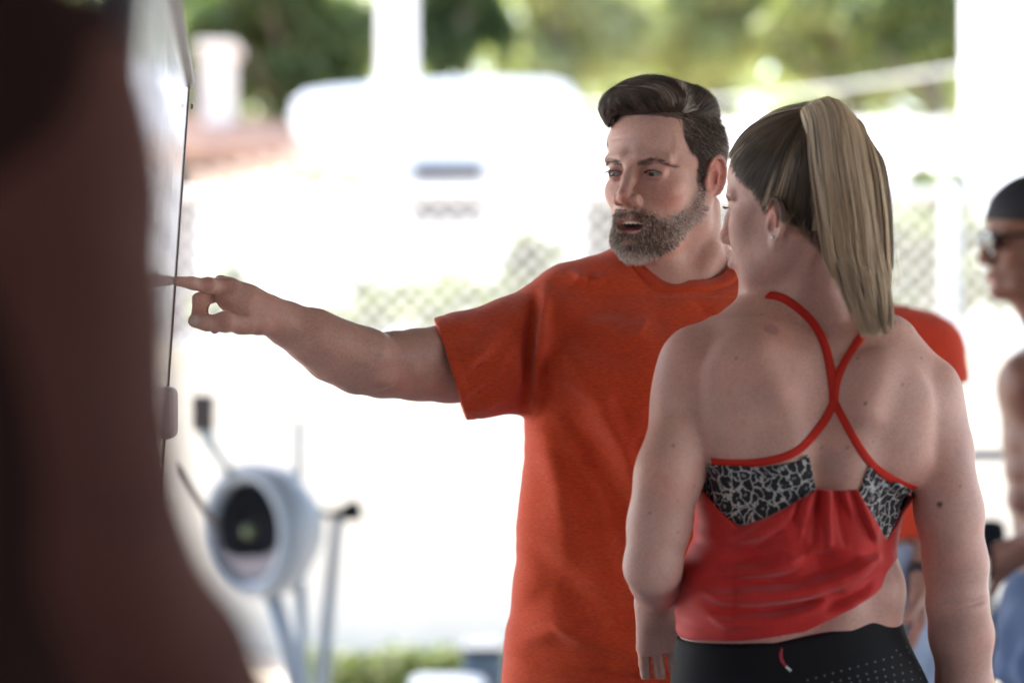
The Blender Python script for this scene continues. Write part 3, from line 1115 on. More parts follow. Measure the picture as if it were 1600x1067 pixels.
def man_shirt(man, F, trunk, pr, D0, nb):
    k = K * D0
    X0 = lambda px: P(px, 0, D0).x
    Z0 = lambda py: CAMZ - (py - 533.5) * k
    h = .0030
    V = Vol((X0(660), D0 - .20, .88), (X0(1330) + .03, D0 + .20, 1.58), h)
    yb = D0 + .012
    # left edge as in the picture, the right edge is hidden by the woman
    lv = [(Z0(1090), (X0(778) + X0(1238)) / 2, yb, (X0(1238) - X0(778)) / 2, .128, 2.5),
          (Z0(1000), (X0(788) + X0(1240)) / 2, yb, (X0(1240) - X0(788)) / 2, .124, 2.5),
          (Z0(900), (X0(803) + X0(1245)) / 2, yb, (X0(1245) - X0(803)) / 2, .120, 2.5),
          (Z0(800), (X0(811) + X0(1250)) / 2, yb, (X0(1250) - X0(811)) / 2, .118, 2.4),
          (Z0(700), (X0(817) + X0(1262)) / 2, yb - .002, (X0(1262) - X0(817)) / 2, .120, 2.3),
          (Z0(620), (X0(820) + X0(1275)) / 2, yb - .004, (X0(1275) - X0(820)) / 2, .124, 2.2),
          (Z0(540), (X0(830) + X0(1300)) / 2, yb - .004, (X0(1300) - X0(830)) / 2, .118, 2.2),
          (Z0(490), (X0(850) + X0(1310)) / 2, yb, (X0(1310) - X0(850)) / 2, .09, 2.2)]
    V.loft(lv, k=.0)
    # shoulders
    V.chain([tuple(P(860, 515, D0 + .0)), tuple(P(905, 490, D0 + .01)), tuple(P(975, 462, D0 + .015)), tuple(P(1050, 462, D0 + .02))], [.070, .064, .058, .055], k=.035)
    V.chain([tuple(P(1300, 545, D0 + .02)), tuple(P(1235, 500, D0 + .02)), tuple(P(1165, 475, D0 + .02)), tuple(P(1110, 468, D0 + .02))], [.070, .066, .060, .055], k=.035)
    V.ell(tuple(P(960, 590, D0 - .085)), (.085, .035, .07), k=.05)
    V.ell(tuple(P(1170, 590, D0 - .085)), (.085, .035, .07), k=.05)
    V.chain([tuple(P(1005, 490, D0 - .030)), tuple(P(1065, 502, D0 - .036)), tuple(P(1130, 492, D0 - .030))], [.040, .040, .040], k=.03)
    # right sleeve along the arm
    sl = [((868, 545), 92, D0 - .0), ((800, 556), 85, D0 - .03), ((740, 568), 78, D0 - .06), ((700, 575), 75, D0 - .075), ((640, 580), 73, D0 - .10)]
    V.chain([tuple(P(x[0], x[1], d)) for x, r, d in sl], [r * K * d for x, r, d in sl], k=.022)
    # sleeve opening: line (680,510)-(725,645); keep what is to the right
    a, b = P(681, 508, D0 - .08), P(726, 648, D0 - .08)
    t = (b - a).normalized()
    n = Vector((-t.z, .05, t.x)).normalized()      # points left-down
    if n.x > 0:
        n = -n
    zlow = P(0, 690, D0 - .1).z
    # other sleeve (hidden): stub over the left upper arm
    LS, LE = Vector((X0(1290), D0 + .05, 1.36)), Vector((X0(1300), D0 + .10, 1.07))
    V.cap(LS, LS.lerp(LE, .55), .078, .072, k=.03)
    # folds
    f = lambda *pp: [tuple(P(x, y, d)) for x, y, d in pp]
    fr = D0 - .115
    fold(V, f((838, 450, fr + .04), (832, 500, fr + .02), (824, 570, fr + .02), (822, 640, fr + .04)), .008, .010)
    fold(V, f((850, 455, fr + .04), (846, 520, fr + .01), (838, 590, fr + .01)), .010, -.006)
    fold(V, f((870, 440, fr + .05), (900, 452, fr + .02), (925, 440, fr + .04)), .010, .007)
    fold(V, f((900, 425, fr + .06), (920, 440, fr + .04), (945, 432, fr + .05)), .008, -.005)
    fold(V, f((840, 560, fr), (900, 640, fr), (960, 760, fr + .01), (1000, 860, fr + .01)), .022, .0065)
    fold(V, f((860, 540, fr), (930, 620, fr), (1000, 740, fr + .01), (1040, 850, fr + .01)), .02, -.004)
    fold(V, f((850, 500, fr), (930, 540, fr), (1010, 560, fr)), .018, .004)
    fold(V, f((880, 690, fr), (930, 790, fr), (960, 900, fr)), .018, .005)
    fold(V, f((830, 640, fr + .03), (870, 760, fr), (885, 880, fr)), .02, -.004)
    fold(V, f((960, 640, fr), (1010, 740, fr), (1040, 830, fr)), .014, .003)
    fold(V, f((800, 960, fr + .02), (860, 930, fr), (960, 945, fr), (1040, 985, fr)), .016, .004)
    fold(V, f((790, 1010, fr + .02), (870, 985, fr), (970, 1010, fr)), .014, -.0035)
    fold(V, f((820, 860, fr + .03), (880, 900, fr), (930, 980, fr)), .016, .004)
    fold(V, f((900, 880, fr), (950, 830, fr), (1010, 800, fr)), .02, .003)
    fold(V, f((790, 1040, fr + .02), (900, 1050, fr), (1040, 1062, fr)), .004, .0035)
    for pp, r_, d_ in ((f((828, 610, fr + .03), (870, 640, fr), (940, 700, fr)), .007, .0016), (f((830, 580, fr + .03), (890, 600, fr), (960, 640, fr)), .007, -.0014),
                       (f((845, 470, fr + .03), (870, 520, fr), (880, 580, fr)), .007, .0018), (f((1000, 490, fr), (940, 520, fr), (870, 530, fr)), .008, .0014),
                       (f((826, 720, fr + .04), (860, 800, fr), (870, 900, fr)), .008, .0016), (f((1040, 600, fr), (1000, 700, fr), (985, 820, fr)), .010, .0014),
                       (f((820, 930, fr + .03), (850, 970, fr), (900, 1000, fr)), .006, -.0016), (f((880, 1000, fr), (960, 960, fr), (1040, 960, fr)), .007, .0014),
                       (f((1090, 470, fr + .03), (1130, 520, fr), (1150, 560, fr)), .007, .0014), (f((1020, 480, fr + .02), (1000, 520, fr), (960, 545, fr)), .006, -.0012)):
        fold(V, pp, r_, d_)
    fold(V, f((838, 436, fr + .05), (829, 500, fr + .02), (823, 570, fr + .02), (821, 640, fr + .04)), .0022, .0006)
    # sleeve folds
    sr = D0 - .15
    fold(V, f((690, 530, sr), (740, 520, sr), (800, 470, sr + .03)), .012, 0.0031)
    fold(V, f((725, 600, sr), (770, 560, sr), (820, 480, sr + .02)), .011, 0.0043)
    fold(V, f((730, 630, sr + .02), (780, 600, sr), (822, 540, sr + .01)), .009, 0.0037)
    fold(V, f((745, 575, sr), (790, 520, sr), (815, 465, sr + .03)), .010, -0.0031)
    fold(V, f((700, 560, sr), (735, 565, sr), (765, 540, sr)), .008, -0.0025)
    fold(V, f((760, 640, sr + .03), (795, 625, sr), (822, 590, sr)), .008, -0.0031)
    V.field(lambda X, Y, Z: .0022 * np.sin(X * 38 + Z * 21 + 2.2 * np.sin(Z * 17 + 1)) * np.sin(Z * 26 - X * 19 + 1.3 * np.sin(X * 22)) + .0008 * np.sin(X * 95 + Z * 60 + 2 * np.sin(Z * 45)) * np.sin(Z * 70 - X * 33) + 0 * Y)
    # cut the sleeve opening and the hem, hollow the sleeve, open the neck
    V.field(lambda X, Y, Z: .0016 * np.exp(-(((X - a.x) * n.x + (Y - a.y) * n.y + (Z - a.z) * n.z + .015) / .0016) ** 2) * (X < X0(775)))
    V.D = V.D.astype(np.float32)
    solid = V.D.copy()
    V.cut(lambda X, Y, Z: np.minimum((X - a.x) * n.x + (Y - a.y) * n.y + (Z - a.z) * n.z, (Z - zlow)) + 0 * X, k=.001)
    V.cut(lambda X, Y, Z: Z0(1088) - Z + .006 * np.sin(X * 30) + 0 * Y, k=.002)
    arm_pts = [p for p, r in pr]
    V.D = np.where(V.ax[0][:, None, None] < X0(772), np.maximum(V.D, -(solid + .0065)), V.D).astype(np.float32)
    hole = Vol(V.lo, V.lo + (V.n - 1) * V.h, h)
    hole.n = V.n.copy()
    c = P(1069, 455, D0 + .016)
    ax = nv((-.02, -.24, 1))
    ax /= np.linalg.norm(ax)
    x_, y_, z_ = V.ax[0][:, None, None] - c.x, V.ax[1][None, :, None] - c.y, V.ax[2][None, None, :] - c.z
    x2 = x_ - ax[0] / ax[2] * z_
    y2 = y_ - ax[1] / ax[2] * z_
    rx, ry = .070, .066
    q0 = np.sqrt((x2 / rx) ** 2 + (y2 / ry) ** 2)
    hd = (q0 - 1) * .067 + 0 * z_
    hd = np.where(z_ < -.10, .1, hd)
    band = V.D - .0042
    V.D = V.D + .0020 * np.exp(-((hd - .0185) / .0022) ** 2) * (V.ax[2][None, None, :] > 1.36)
    V.D = np.maximum(V.D, -hd)
    p, f = V.nets()
    M['orange_cloth'] = cloth_mat('orange_heather', (.78, .095, .022), (.42, .040, .014), amt=(.30, .72), bump=.45)
    link('tshirt', mesh_from('tshirt', [(p, f)], M['orange_cloth']), man)
    hole.D = np.maximum(np.maximum(band, -(hd + .001)), hd - .0165).astype(np.float32)
    hole.D = np.where(hole.ax[2][None, None, :] > 1.36, hole.D, .05)
    p, f = hole.nets()
    M['rib'] = cloth_mat('orange_rib', (.62, .075, .016), (.42, .038, .012), streak=(300, 300, 60), bump=.6)
    link('collar', mesh_from('collar', [(p, f)], M['rib']), man)


if ONLY in (None, 'man', 'both'):
    build_man()
    print('T [man]', time.time() - T0)
# ================================================================== the woman in the red tank top, seen from behind
def catmull(pts, n):
    pts = np.asarray(pts, dtype=np.float64)          # (m, ..., 3)
    m = len(pts)
    out = []
    for t in np.linspace(0, m - 1 - 1e-6, n):
        i = int(t)
        f = t - i
        p0, p1, p2, p3 = pts[max(i - 1, 0)], pts[i], pts[min(i + 1, m - 1)], pts[min(i + 2, m - 1)]
        out.append(.5 * (2 * p1 + (p2 - p0) * f + (2 * p0 - 5 * p1 + 4 * p2 - p3) * f * f + (3 * p1 - p0 - 3 * p2 + p3) * f ** 3))
    return np.array(out)


def ribbon(name, pts, nrm, wd, th, material, parent, closed=False):
    "a flat band swept along pts; wd and th are its half sizes"
    pts, nrm = np.array(pts), np.array(nrm)
    m = len(pts)
    vs, fs = [], []
    prof = [(math.cos(a), math.sin(a)) for a in np.linspace(0, 2 * math.pi, 9)[:-1]]
    for i in range(m):
        tan = pts[min(i + 1, m - 1)] - pts[max(i - 1, 0)]
        tan = tan / np.linalg.norm(tan)
        nn = nrm[i] - tan * np.dot(tan, nrm[i])
        nn /= np.linalg.norm(nn)
        sd = np.cross(tan, nn)
        ww = wd[i] if hasattr(wd, '__len__') else wd
        for c, s_ in prof:
            vs.append(pts[i] + sd * ww * np.sign(c) * abs(c) ** .6 + nn * th * s_)
    for i in range(m - 1):
        for j in range(8):
            fs.append([i * 8 + j, i * 8 + (j + 1) % 8, (i + 1) * 8 + (j + 1) % 8, (i + 1) * 8 + j])
    return link(name, mesh_from(name, [(np.array(vs), np.array(fs))], material), parent)


def px_ray(px, py):
    o = Vector((0, 0, CAMZ))
    return o, (P(px, py, 1) - o).normalized()


def surf_path(bv, path, n, off=.002, d0=2.8):
    pts, nr = [], []
    sp = catmull([(x, y, 0) for x, y in path], n)
    last = None
    for x, y, _ in sp:
        o, d = px_ray(x, y)
        hit = bv.ray_cast(o, d)
        if hit[0] is None:
            if last is None:
                continue
            hit = last
        last = hit
        nn = hit[1] if hit[1].dot(d) < 0 else -hit[1]
        pts.append(np.array(hit[0] + nn * off))
        nr.append(np.array(nn))
    pts, nr = np.array(pts), np.array(nr)
    for _ in range(3):
        pts[1:-1] = (pts[:-2] + 2 * pts[1:-1] + pts[2:]) / 4
        nr[1:-1] = (nr[:-2] + 2 * nr[1:-1] + nr[2:]) / 4
    return pts, nr


def build_woman():
    D = 2.97
    k = K * D
    wo = thing('person', 'woman with a high blonde ponytail and red tank top seen from behind', 'person', (P(1250, 0, D).x, D, 0))
    X0 = lambda px: P(px, 0, D).x
    Z0 = lambda py: CAMZ - (py - 533.5) * k
    F = Frame(P(1244, 318, D), yaw=R(-121), pitch=R(5), roll=R(-2), scale=.92)
    V = Vol((X0(955), D - .20, .955), (X0(1575), D + .33, 1.76), .0026)
    head(V, F, fem=True)
    p = lambda x, y, d=0: tuple(P(x, y, D + d))
    V.cap(F.w((0, .020, -.045)), p(1266, 505, .01), .043, .048, k=.03)
    V.cap(F.w((.052, .022, -.055)), p(1225, 500, .03), .012, .012, k=.012)       # neck cord
    V.cap(F.w((.045, .045, -.060)), p(1240, 480, -.01), .012, .014, k=.014)
    # trunk
    yb = D + .012
    tr = [(1300, 1085 - 50, 1445 + 55, .13), (1200, 1040, 1480, .128), (1120, 1048, 1462, .122), (1067, 1055, 1446, .112), (1000, 1063, 1415, .100), (950, 1072, 1400, .092),
          (900, 1085, 1392, .088), (850, 1092, 1396, .088), (800, 1098, 1404, .092), (740, 1100, 1415, .098), (680, 1095, 1428, .100), (620, 1090, 1440, .096), (560, 1100, 1436, .080), (520, 1130, 1410, .058)]
    lv = [(Z0(y), (X0(a) + X0(b)) / 2, yb, (X0(b) - X0(a)) / 2, ry, 2.25) for y, a, b, ry in tr]
    V.loft(lv, k=.0)
    V.chain([p(1262, 495, .01), p(1180, 522, .0), p(1092, 558, -.0)], [.040, .037, .038], k=.03)
    V.chain([p(1275, 500, .01), p(1370, 545, .0), p(1444, 606, .0)], [.040, .040, .040], k=.03)
    # shoulder blades, lats, lower back
    V.ell(p(1170, 600, -.058), (.052, .022, .060), rot=(R(6), R(14), 0), k=.045)
    V.ell(p(1380, 640, -.058), (.055, .022, .062), rot=(R(6), R(-18), 0), k=.045)
    V.ell(p(1395, 690, -.040), (.046, .036, .060), rot=(0, R(-20), 0), k=.018)
    V.ell(p(1150, 670, -.045), (.040, .030, .055), rot=(0, R(12), 0), k=.03)
    V.chain([p(1190, 560, -.075), p(1215, 610, -.085)], [.013, .014], k=.028)
    V.chain([p(1372, 575, -.072), p(1352, 640, -.086)], [.013, .014], k=.028)
    V.chain([p(1282, 500, -.062), p(1296, 560, -.098), p(1292, 650, -.105), p(1280, 760, -.102), p(1268, 900, -.092), p(1262, 1000, -.10)], [.006, .012, .015, .016, .014, .010], k=.032, sub=True)
    for s, px in ((-1, 1225), (1, 1330)):
        V.chain([p(px, 700, -.070), p(px - 8 * s, 830, -.066), p(px - 12 * s, 950, -.066)], [.018, .020, .018], k=.03)
    V.ell(p(1378, 918, .0), (.020, .06, .024), k=.05)            # soft roll above the waistband
    # arms
    LS, LE, LW = p(1087, 568, .0), p(1020, 884, -.05), p(1024, 924, .13)
    V.chain([LS, p(1072, 640, -.01), p(1047, 740, -.03), p(1030, 820, -.045), LE], [.043, .0405, .0385, .0365, .0335], k=.014)
    V.ell(p(1076, 604, -.005), (.040, .044, .050), k=.02)
    V.ell(p(1040, 735, -.055), (.028, .026, .055), rot=(R(-6), R(14), 0), k=.03)
    V.ell(p(1018, 898, -.058), (.016, .014, .016), k=.02)
    V.chain([LE, p(1026, 903, .0), p(1026, 918, .07), LW], [.0325, .032, .027, .0205], k=.014)
    hand(V, LW, (.16, .56, -.82), (-.15, .8, .55), side=1, curl=(.22, .2, .17, .13), thumb=.5, s=1.04)
    RS, RE, RW = p(1447, 617, .005), p(1496, 945, -.02), p(1505, 1180, .05)
    V.chain([RS, p(1464, 700, .0), p(1483, 800, -.012), p(1493, 880, -.018), RE], [.043, .0415, .0395, .0375, .0355], k=.014)
    V.ell(p(1448, 652, -.002), (.038, .046, .055), k=.02)
    V.ell(p(1481, 770, -.038), (.028, .022, .055), rot=(R(-4), R(-6), 0), k=.03)
    V.chain([RE, p(1502, 990, .0), p(1507, 1070, .02), RW], [.0355, .0375, .033, .024], k=.014)
    fold(V, [p(1462, 946, -.05), p(1500, 943, -.05), p(1525, 941, -.05), p(1552, 933, -.05)], .0038, .0013)         # elbow crease
    V.chain([p(1412, 765, -.03), p(1436, 735, -.035), p(1466, 690, -.03)], [.0015, .003, .002], k=.010, sub=True)
    V.chain([p(1112, 740, -.02), p(1108, 660, -.04), p(1112, 600, -.045)], [.003, .004, .002], k=.012, sub=True)
    bp, bf = V.nets()
    # lower body, coarse, hidden by leggings
    C = Vol((X0(1000) - .05, D - .22, .0), (X0(1560) + .02, D + .36, 1.0), .011)
    C.loft(lv, k=0)
    cx = X0(1252)
    for s in (-1, 1):
        leg(C, (cx + s * .085, D + .01, .80), (cx + s * .09, D + .02, .46), (cx + s * .10, D, .09), r=(.092, .056, .05, .035), toe=(0, 1, 0), calf=(0, -1, 0))
        C.ell((cx + s * .075, D - .055, .83), (.085, .085, .09), k=.03)
    C.cap(RW, tuple(nv(RW) + nv((0, .03, -.02))), .022, k=.01)
    hand(C, RW, (0, .1, -1), (-1, 0, 0), side=1, s=.95)
    C.cut(lambda X, Y, Z: Z - .99 + 0 * X + 0 * Y)
    cp, cf = C.nets()
    moles = [(1468, 788, .0048, (.12, .055, .045)), (1352, 630, .0030, (.25, .13, .11)), (1052, 696, .0028, (.30, .16, .13)), (1383, 650, .002, (.36, .20, .17)),
             (1325, 700, .0022, (.32, .18, .15)), (1440, 560, .002, (.36, .20, .17)), (1190, 492, .002, (.36, .20, .17)), (1015, 800, .002, (.36, .20, .17)), (1500, 760, .002, (.36, .20, .17)),
             (1205, 515, .013, (.52, .27, .24)), (1340, 560, .002, (.36, .20, .17)), (1240, 640, .0018, (.36, .20, .17)), (1285, 700, .0018, (.36, .20, .17)), (1150, 560, .0018, (.36, .20, .17)),
             (1410, 600, .0018, (.36, .20, .17)), (1365, 690, .0018, (.36, .20, .17)), (1085, 760, .0018, (.36, .20, .17)), (1060, 830, .0018, (.36, .20, .17))]
    bv = BVHTree.FromPolygons(bp.tolist(), bf.tolist())
    sp = []
    for x, y, r, c in moles:
        h = bv.ray_cast(*px_ray(x, y))
        if h[0] is not None:
            sp.append((tuple(h[0]), r, c))
    colf = skin_col((.76, .445, .36), F=F, spots=sp, fem=True)
    base = colf(np.concatenate([bp, cp]))
    L = F.L(bp)
    sm = scalp_f(L)
    base[:len(bp)] = base[:len(bp)] * (1 - sm * .85)[:, None] + nv((.035, .022, .016)) * (sm * .85)[:, None]
    M['skin_woman'] = skin_mat('skin_woman')
    link('body', mesh_from('woman_body', [(bp, bf), (cp, cf)], M['skin_woman'], base), wo)
    eyes(wo, F, (-.2, -1, -.25))
    # ear stud
    import bmesh
    bm = bmesh.new()
    bmesh.ops.create_icosphere(bm, subdivisions=2, radius=.0026)
    me = bpy.data.meshes.new('stud')
    bm.to_mesh(me)
    me.materials.append(mat('silver', (.8, .8, .82), .15, metal=1))
    h = bv.ray_cast(*px_ray(1208, 371))
    o = link('earring', me, None)
    o.location = h[0] if h[0] is not None else P(1207, 374, D - .08)
    o.parent = wo
    o.matrix_parent_inverse = wo.matrix_basis.inverted()
    woman_hair(wo, F, V, bp, bf, D)
    woman_clothes(wo, V, bv, lv, D, X0, Z0, p, cx)
    return wo


def scalp_f(L):
    x, y, z = np.abs(L[:, 0]), L[:, 1], L[:, 2]
    front = np.interp(x, [0, .02, .04, .052, .060, .066, .072], [.074, .074, .066, .052, .038, .018, -.015])
    fy = np.interp(z, [-.09, -.065, -.04, -.02, .01, .03, .05, .07, .09], [.060, .045, .028, -.014, -.030, -.040, -.050, -.065, -.2])
    m = np.maximum(s01(z - front, -.004, .008) * s01(y, -.11, -.09), s01(y - fy, -.004, .006))
    m *= s01(z, -.100 , -.075)
    ear = blob(L, (.074, .004, -.012), (.03, .022, .034))
    ear = blob(np.stack([x, y, z], 1), (.072, .000, -.034), (.03, .021, .036))
    return np.clip(m * (1 - ear), 0, 1)


def woman_hair(wo, F, V, bp, bf, D):
    r2 = np.random.default_rng(15)
    M['hair_w'] = hair_mat('hair_blonde', (.022, .013, .009), (.99, .81, .58), (.56, .39, .245), rough=.34)
    S2 = Vol(F.o - .17, F.o + .17, .0026)
    S2.ell((0, .013, .032), (.075, .096, .092), F, k=.0, inf=.0035)
    S2.ell((0, -.032, .038), (.061, .058, .058), F, k=.02, inf=.003)
    S2.cap(F.w((0, .020, -.045)), tuple(P(1266, 505, D + .01)), .043, .048, k=.03, inf=.002)
    S2.ell((0, -.030, -.030), (.0545, .054, .060), F, k=.02, inf=.002)
    tie = nv(P(1268, 192, D - .035))
    head_n = S2.grad(tie[None, :])[0]
    tie = tie - head_n * (S2.sample(tie[None, :])[0] - .008)
    rt = scatter(bp, bf, 19000, lambda q: scalp_f(F.L(q)) * (np.linalg.norm(q - F.o, axis=1) < .2) + 1e-12, 31)
    dist = np.linalg.norm(tie - rt, axis=1)
    n = len(rt)
    # clumps by direction round the tie
    L = F.L(rt)
    az = np.arctan2(L[:, 0], L[:, 2] - .03 + 1e-5)
    cl = (np.floor(az * 26 + 2 * np.sin(L[:, 1] * 40))).astype(int) + 300
    jit = r2.normal(0, 1, 700)[cl % 700]
    lift0 = r2.uniform(-.0015, .0012, n) + .0010 * jit
    steps = 14
    st = dist * 1.12 / steps

    def dirf(q, t, g):
        v = tie - q
        v /= np.linalg.norm(v, axis=1, keepdims=True) + 1e-6
        w2 = 1 - s01(np.array([t]), .0, .5)[0]
        return v + nv((.10, 0, -.05)) * w2
    pts = comb_along(S2, rt, dirf, steps, st, None, lambda t, n_: lift0 * min(1, t * 3) + .0015 + .004 * s01(np.array([t]), .8, 1)[0])
    streak = (r2.random(700) < .10)[cl % 700]
    frontness = s01(-L[:, 1], .02, .09)
    tone = np.clip(.05 + .035 * jit + .035 * r2.normal(size=n) + streak * (.40 + .25 * r2.random(n)) + .25 * frontness * r2.random(n), 0, 1)
    strands('hair', pts, .00026, tone, M['hair_w'], wo)
    # baby hairs at the temple and nape
    rt = scatter(bp, bf, 1300, lambda q: (np.abs(scalp_f(F.L(q)) - .35) < .3) * (np.linalg.norm(q - F.o, axis=1) < .15) + 1e-12, 33)
    d = (tie - rt)
    d /= np.linalg.norm(d, axis=1, keepdims=True)
    g = V.grad(rt)
    d = d + r2.normal(0, .35, d.shape)
    ln = r2.uniform(.006, .022, len(rt))[:, None]
    pts = np.stack([rt + g * .004 * math.sin(1.5 * t) + d * ln * t for t in (0, .35, .7, 1)], 1)
    strands('fine_hair', pts, .00014, np.clip(r2.normal(.4, .15, len(rt)), 0, 1), M['hair_w'], wo)
    # lashes of the near eye
    for s in (1, -1):
        u = np.linspace(-1, 1, 24)
        Lr = np.stack([s * .031 + u * .0125, -.0835 + .004 * u ** 2, .0030 - .0035 * u ** 2], 1)
        dd = np.stack([u * .3, -1 + 0 * u, .1 + 0 * u], 1)
        q = np.stack([F.W(Lr + dd * .007 * t + nv((0, 0, -.002 * math.sin(3 * t)))) for t in (0, .4, .8, 1.1)], 1)
        strands('eyelashes', q, .00016, np.full(24, .02), M['hair_w'], wo)
        rb = scatter(bp, bf, 160, lambda qq: brow(F.L(qq)) * (np.sign(F.L(qq)[:, 0]) == s) * (np.linalg.norm(qq - F.o, axis=1) < .15) + 1e-12, 40 + s)
        Lb = F.L(rb)
        dl = np.stack([np.sign(Lb[:, 0]) * 1.0, .35 + 0 * Lb[:, 0], .1 + 0 * Lb[:, 0]], 1) @ F.R.T
        q = np.stack([rb + V.grad(rb) * .001 * t + dl * .006 * t for t in (0, .35, .7, 1)], 1)
        strands('eyebrow', q, .0002, np.clip(r2.normal(.2, .08, len(rb)), 0, 1), M['hair_w'], wo)
    # ponytail: strands that leave the tie, arch over and fall
    n = 12500
    u = r2.uniform(-1, 1, n)
    rr = np.sqrt(np.clip(1 - u * u, 0, 1))
    v = r2.uniform(-1, .9, n)
    v = np.where(r2.random(n) < .55, -np.sqrt(r2.uniform(.55, 1, n)), v)          # most of them on the side we see
    dpt = {150: 0, 200: 1}
    ncl = 84
    cl = np.clip(((u + 1) / 2 * ncl + 1.2 * np.sin(v * 5)).astype(int), 0, ncl)
    cj = r2.normal(0, 1, ncl + 1)[cl]
    cj2 = r2.normal(0, 1, ncl + 1)[cl]
    uc = (cl + .5) / ncl * 2 - 1

    def lay(y, c, hw, dep, yd, conv):
        uu = u * (1 - conv) + uc * conv
        return np.stack([np.array([P(c_, y_, D + d_)[:] for c_, y_, d_ in zip(c + uu * hw, y + 0 * u, yd + v * rr * dep)])], 0)[0]
    z = 0 * u
    lys = []
    lys.append(lay(188 + 6 * u, 1264 + z, 9, .010, -.030, 0))
    topy = 151 + 26 * np.clip(u, 0, 1) ** 2 + 5 * np.clip(-u, 0, 1) ** 2 + 7 * (1 - rr) + 8 * (1 + v) * .5
    lys.append(lay(topy + 12 - 10 * np.clip(1 + u, 0, 1), 1290 + 4 * z, 38, .026, -.048, 0))
    lys.append(lay(topy + 34 + 12 * np.clip(u, 0, 1), 1311 + z, 53, .034, -.062, .05))
    lys.append(lay(260 + z, 1322 + z + cj * .6, 57, .036, -.071, .15))
    lys.append(lay(330 + z, 1332 + z + cj * 2, 55, .035, -.078, .28))
    lys.append(lay(405 + z, 1341 + z + cj * 3.0 + cj2, 49, .032, -.084, .30))
    endy = 468 + 30 * s01(u, -1, .3) + 20 * cj2 + r2.normal(0, 13, n)
    endy = np.clip(endy, 415, 525) - 22 * np.abs(u) ** 2
    lys.append(lay((405 + endy) / 2, 1350 + z + cj * 5, 39 + 4 * cj2, .028, -.086, .32))
    lys.append(lay(endy, 1360 + z + cj * 6 + cj2 * 4, 20 + 6 * cj2, .024, -.084 - .004 * cj2, .40))
    pts = catmull(lys, 26).transpose(1, 0, 2)
    wv = np.sin(np.linspace(0, 1, 26)[None, :] * (5 + 2 * cj2[:, None]) + cj[:, None] * 3) * np.linspace(0, 1, 26)[None, :] * .0042
    pts[:, :, 0] += wv
    pts += r2.normal(0, .0006, (n, 1, 3)) + r2.normal(0, 1, (n, 1, 3)) * np.linspace(0, .0012, 26)[None, :, None]
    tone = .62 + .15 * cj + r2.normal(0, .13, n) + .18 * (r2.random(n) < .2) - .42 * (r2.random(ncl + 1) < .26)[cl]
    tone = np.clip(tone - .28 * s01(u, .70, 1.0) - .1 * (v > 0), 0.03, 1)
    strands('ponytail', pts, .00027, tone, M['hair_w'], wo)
    # flyaways
    i = r2.choice(n, 220, replace=False)
    fly = pts[i].copy()
    fly += (r2.normal(0, 1, (220, 1, 3)) * np.linspace(0, .008, 26)[None, :, None] ** 1.0)
    strands('loose_hair', fly[:, 8:, :], .00010, tone[i], M['hair_w'], wo)
    C = Vol(P(1240, 520, D) - Vector((0, .16, 0)), P(1400, 150, D) + Vector((.01, .02, 0)), .003)
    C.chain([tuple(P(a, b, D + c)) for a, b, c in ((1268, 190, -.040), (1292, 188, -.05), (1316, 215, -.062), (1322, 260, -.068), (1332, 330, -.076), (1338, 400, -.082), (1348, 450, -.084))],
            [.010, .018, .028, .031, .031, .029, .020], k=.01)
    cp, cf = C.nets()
    link('ponytail_core', mesh_from('ponytail_core', [(cp, cf)], mat('ponytail_core_brown', (.16, .105, .07), .6)), wo)  # core in a darker brown than the strands over it
    T = Vol(tie - .03, tie + .03, .0016)
    ax = nv(P(1290, 176, D - .05)) - tie
    ax /= np.linalg.norm(ax)
    e1 = np.cross(ax, nv((0, 1, 0)))
    e1 /= np.linalg.norm(e1)
    e2 = np.cross(ax, e1)
    ringp = [tuple(tie + ax * .008 + e1 * math.cos(a) * .012 + e2 * math.sin(a) * .012) for a in np.linspace(0, 2 * math.pi, 14)]
    T.chain(ringp, [.003] * 14, k=.001)
    tp, tf = T.nets()
    link('hair_tie', mesh_from('hair_tie', [(tp, tf)], mat('hair_tie_cloth', (.03, .03, .035), .8)), wo)


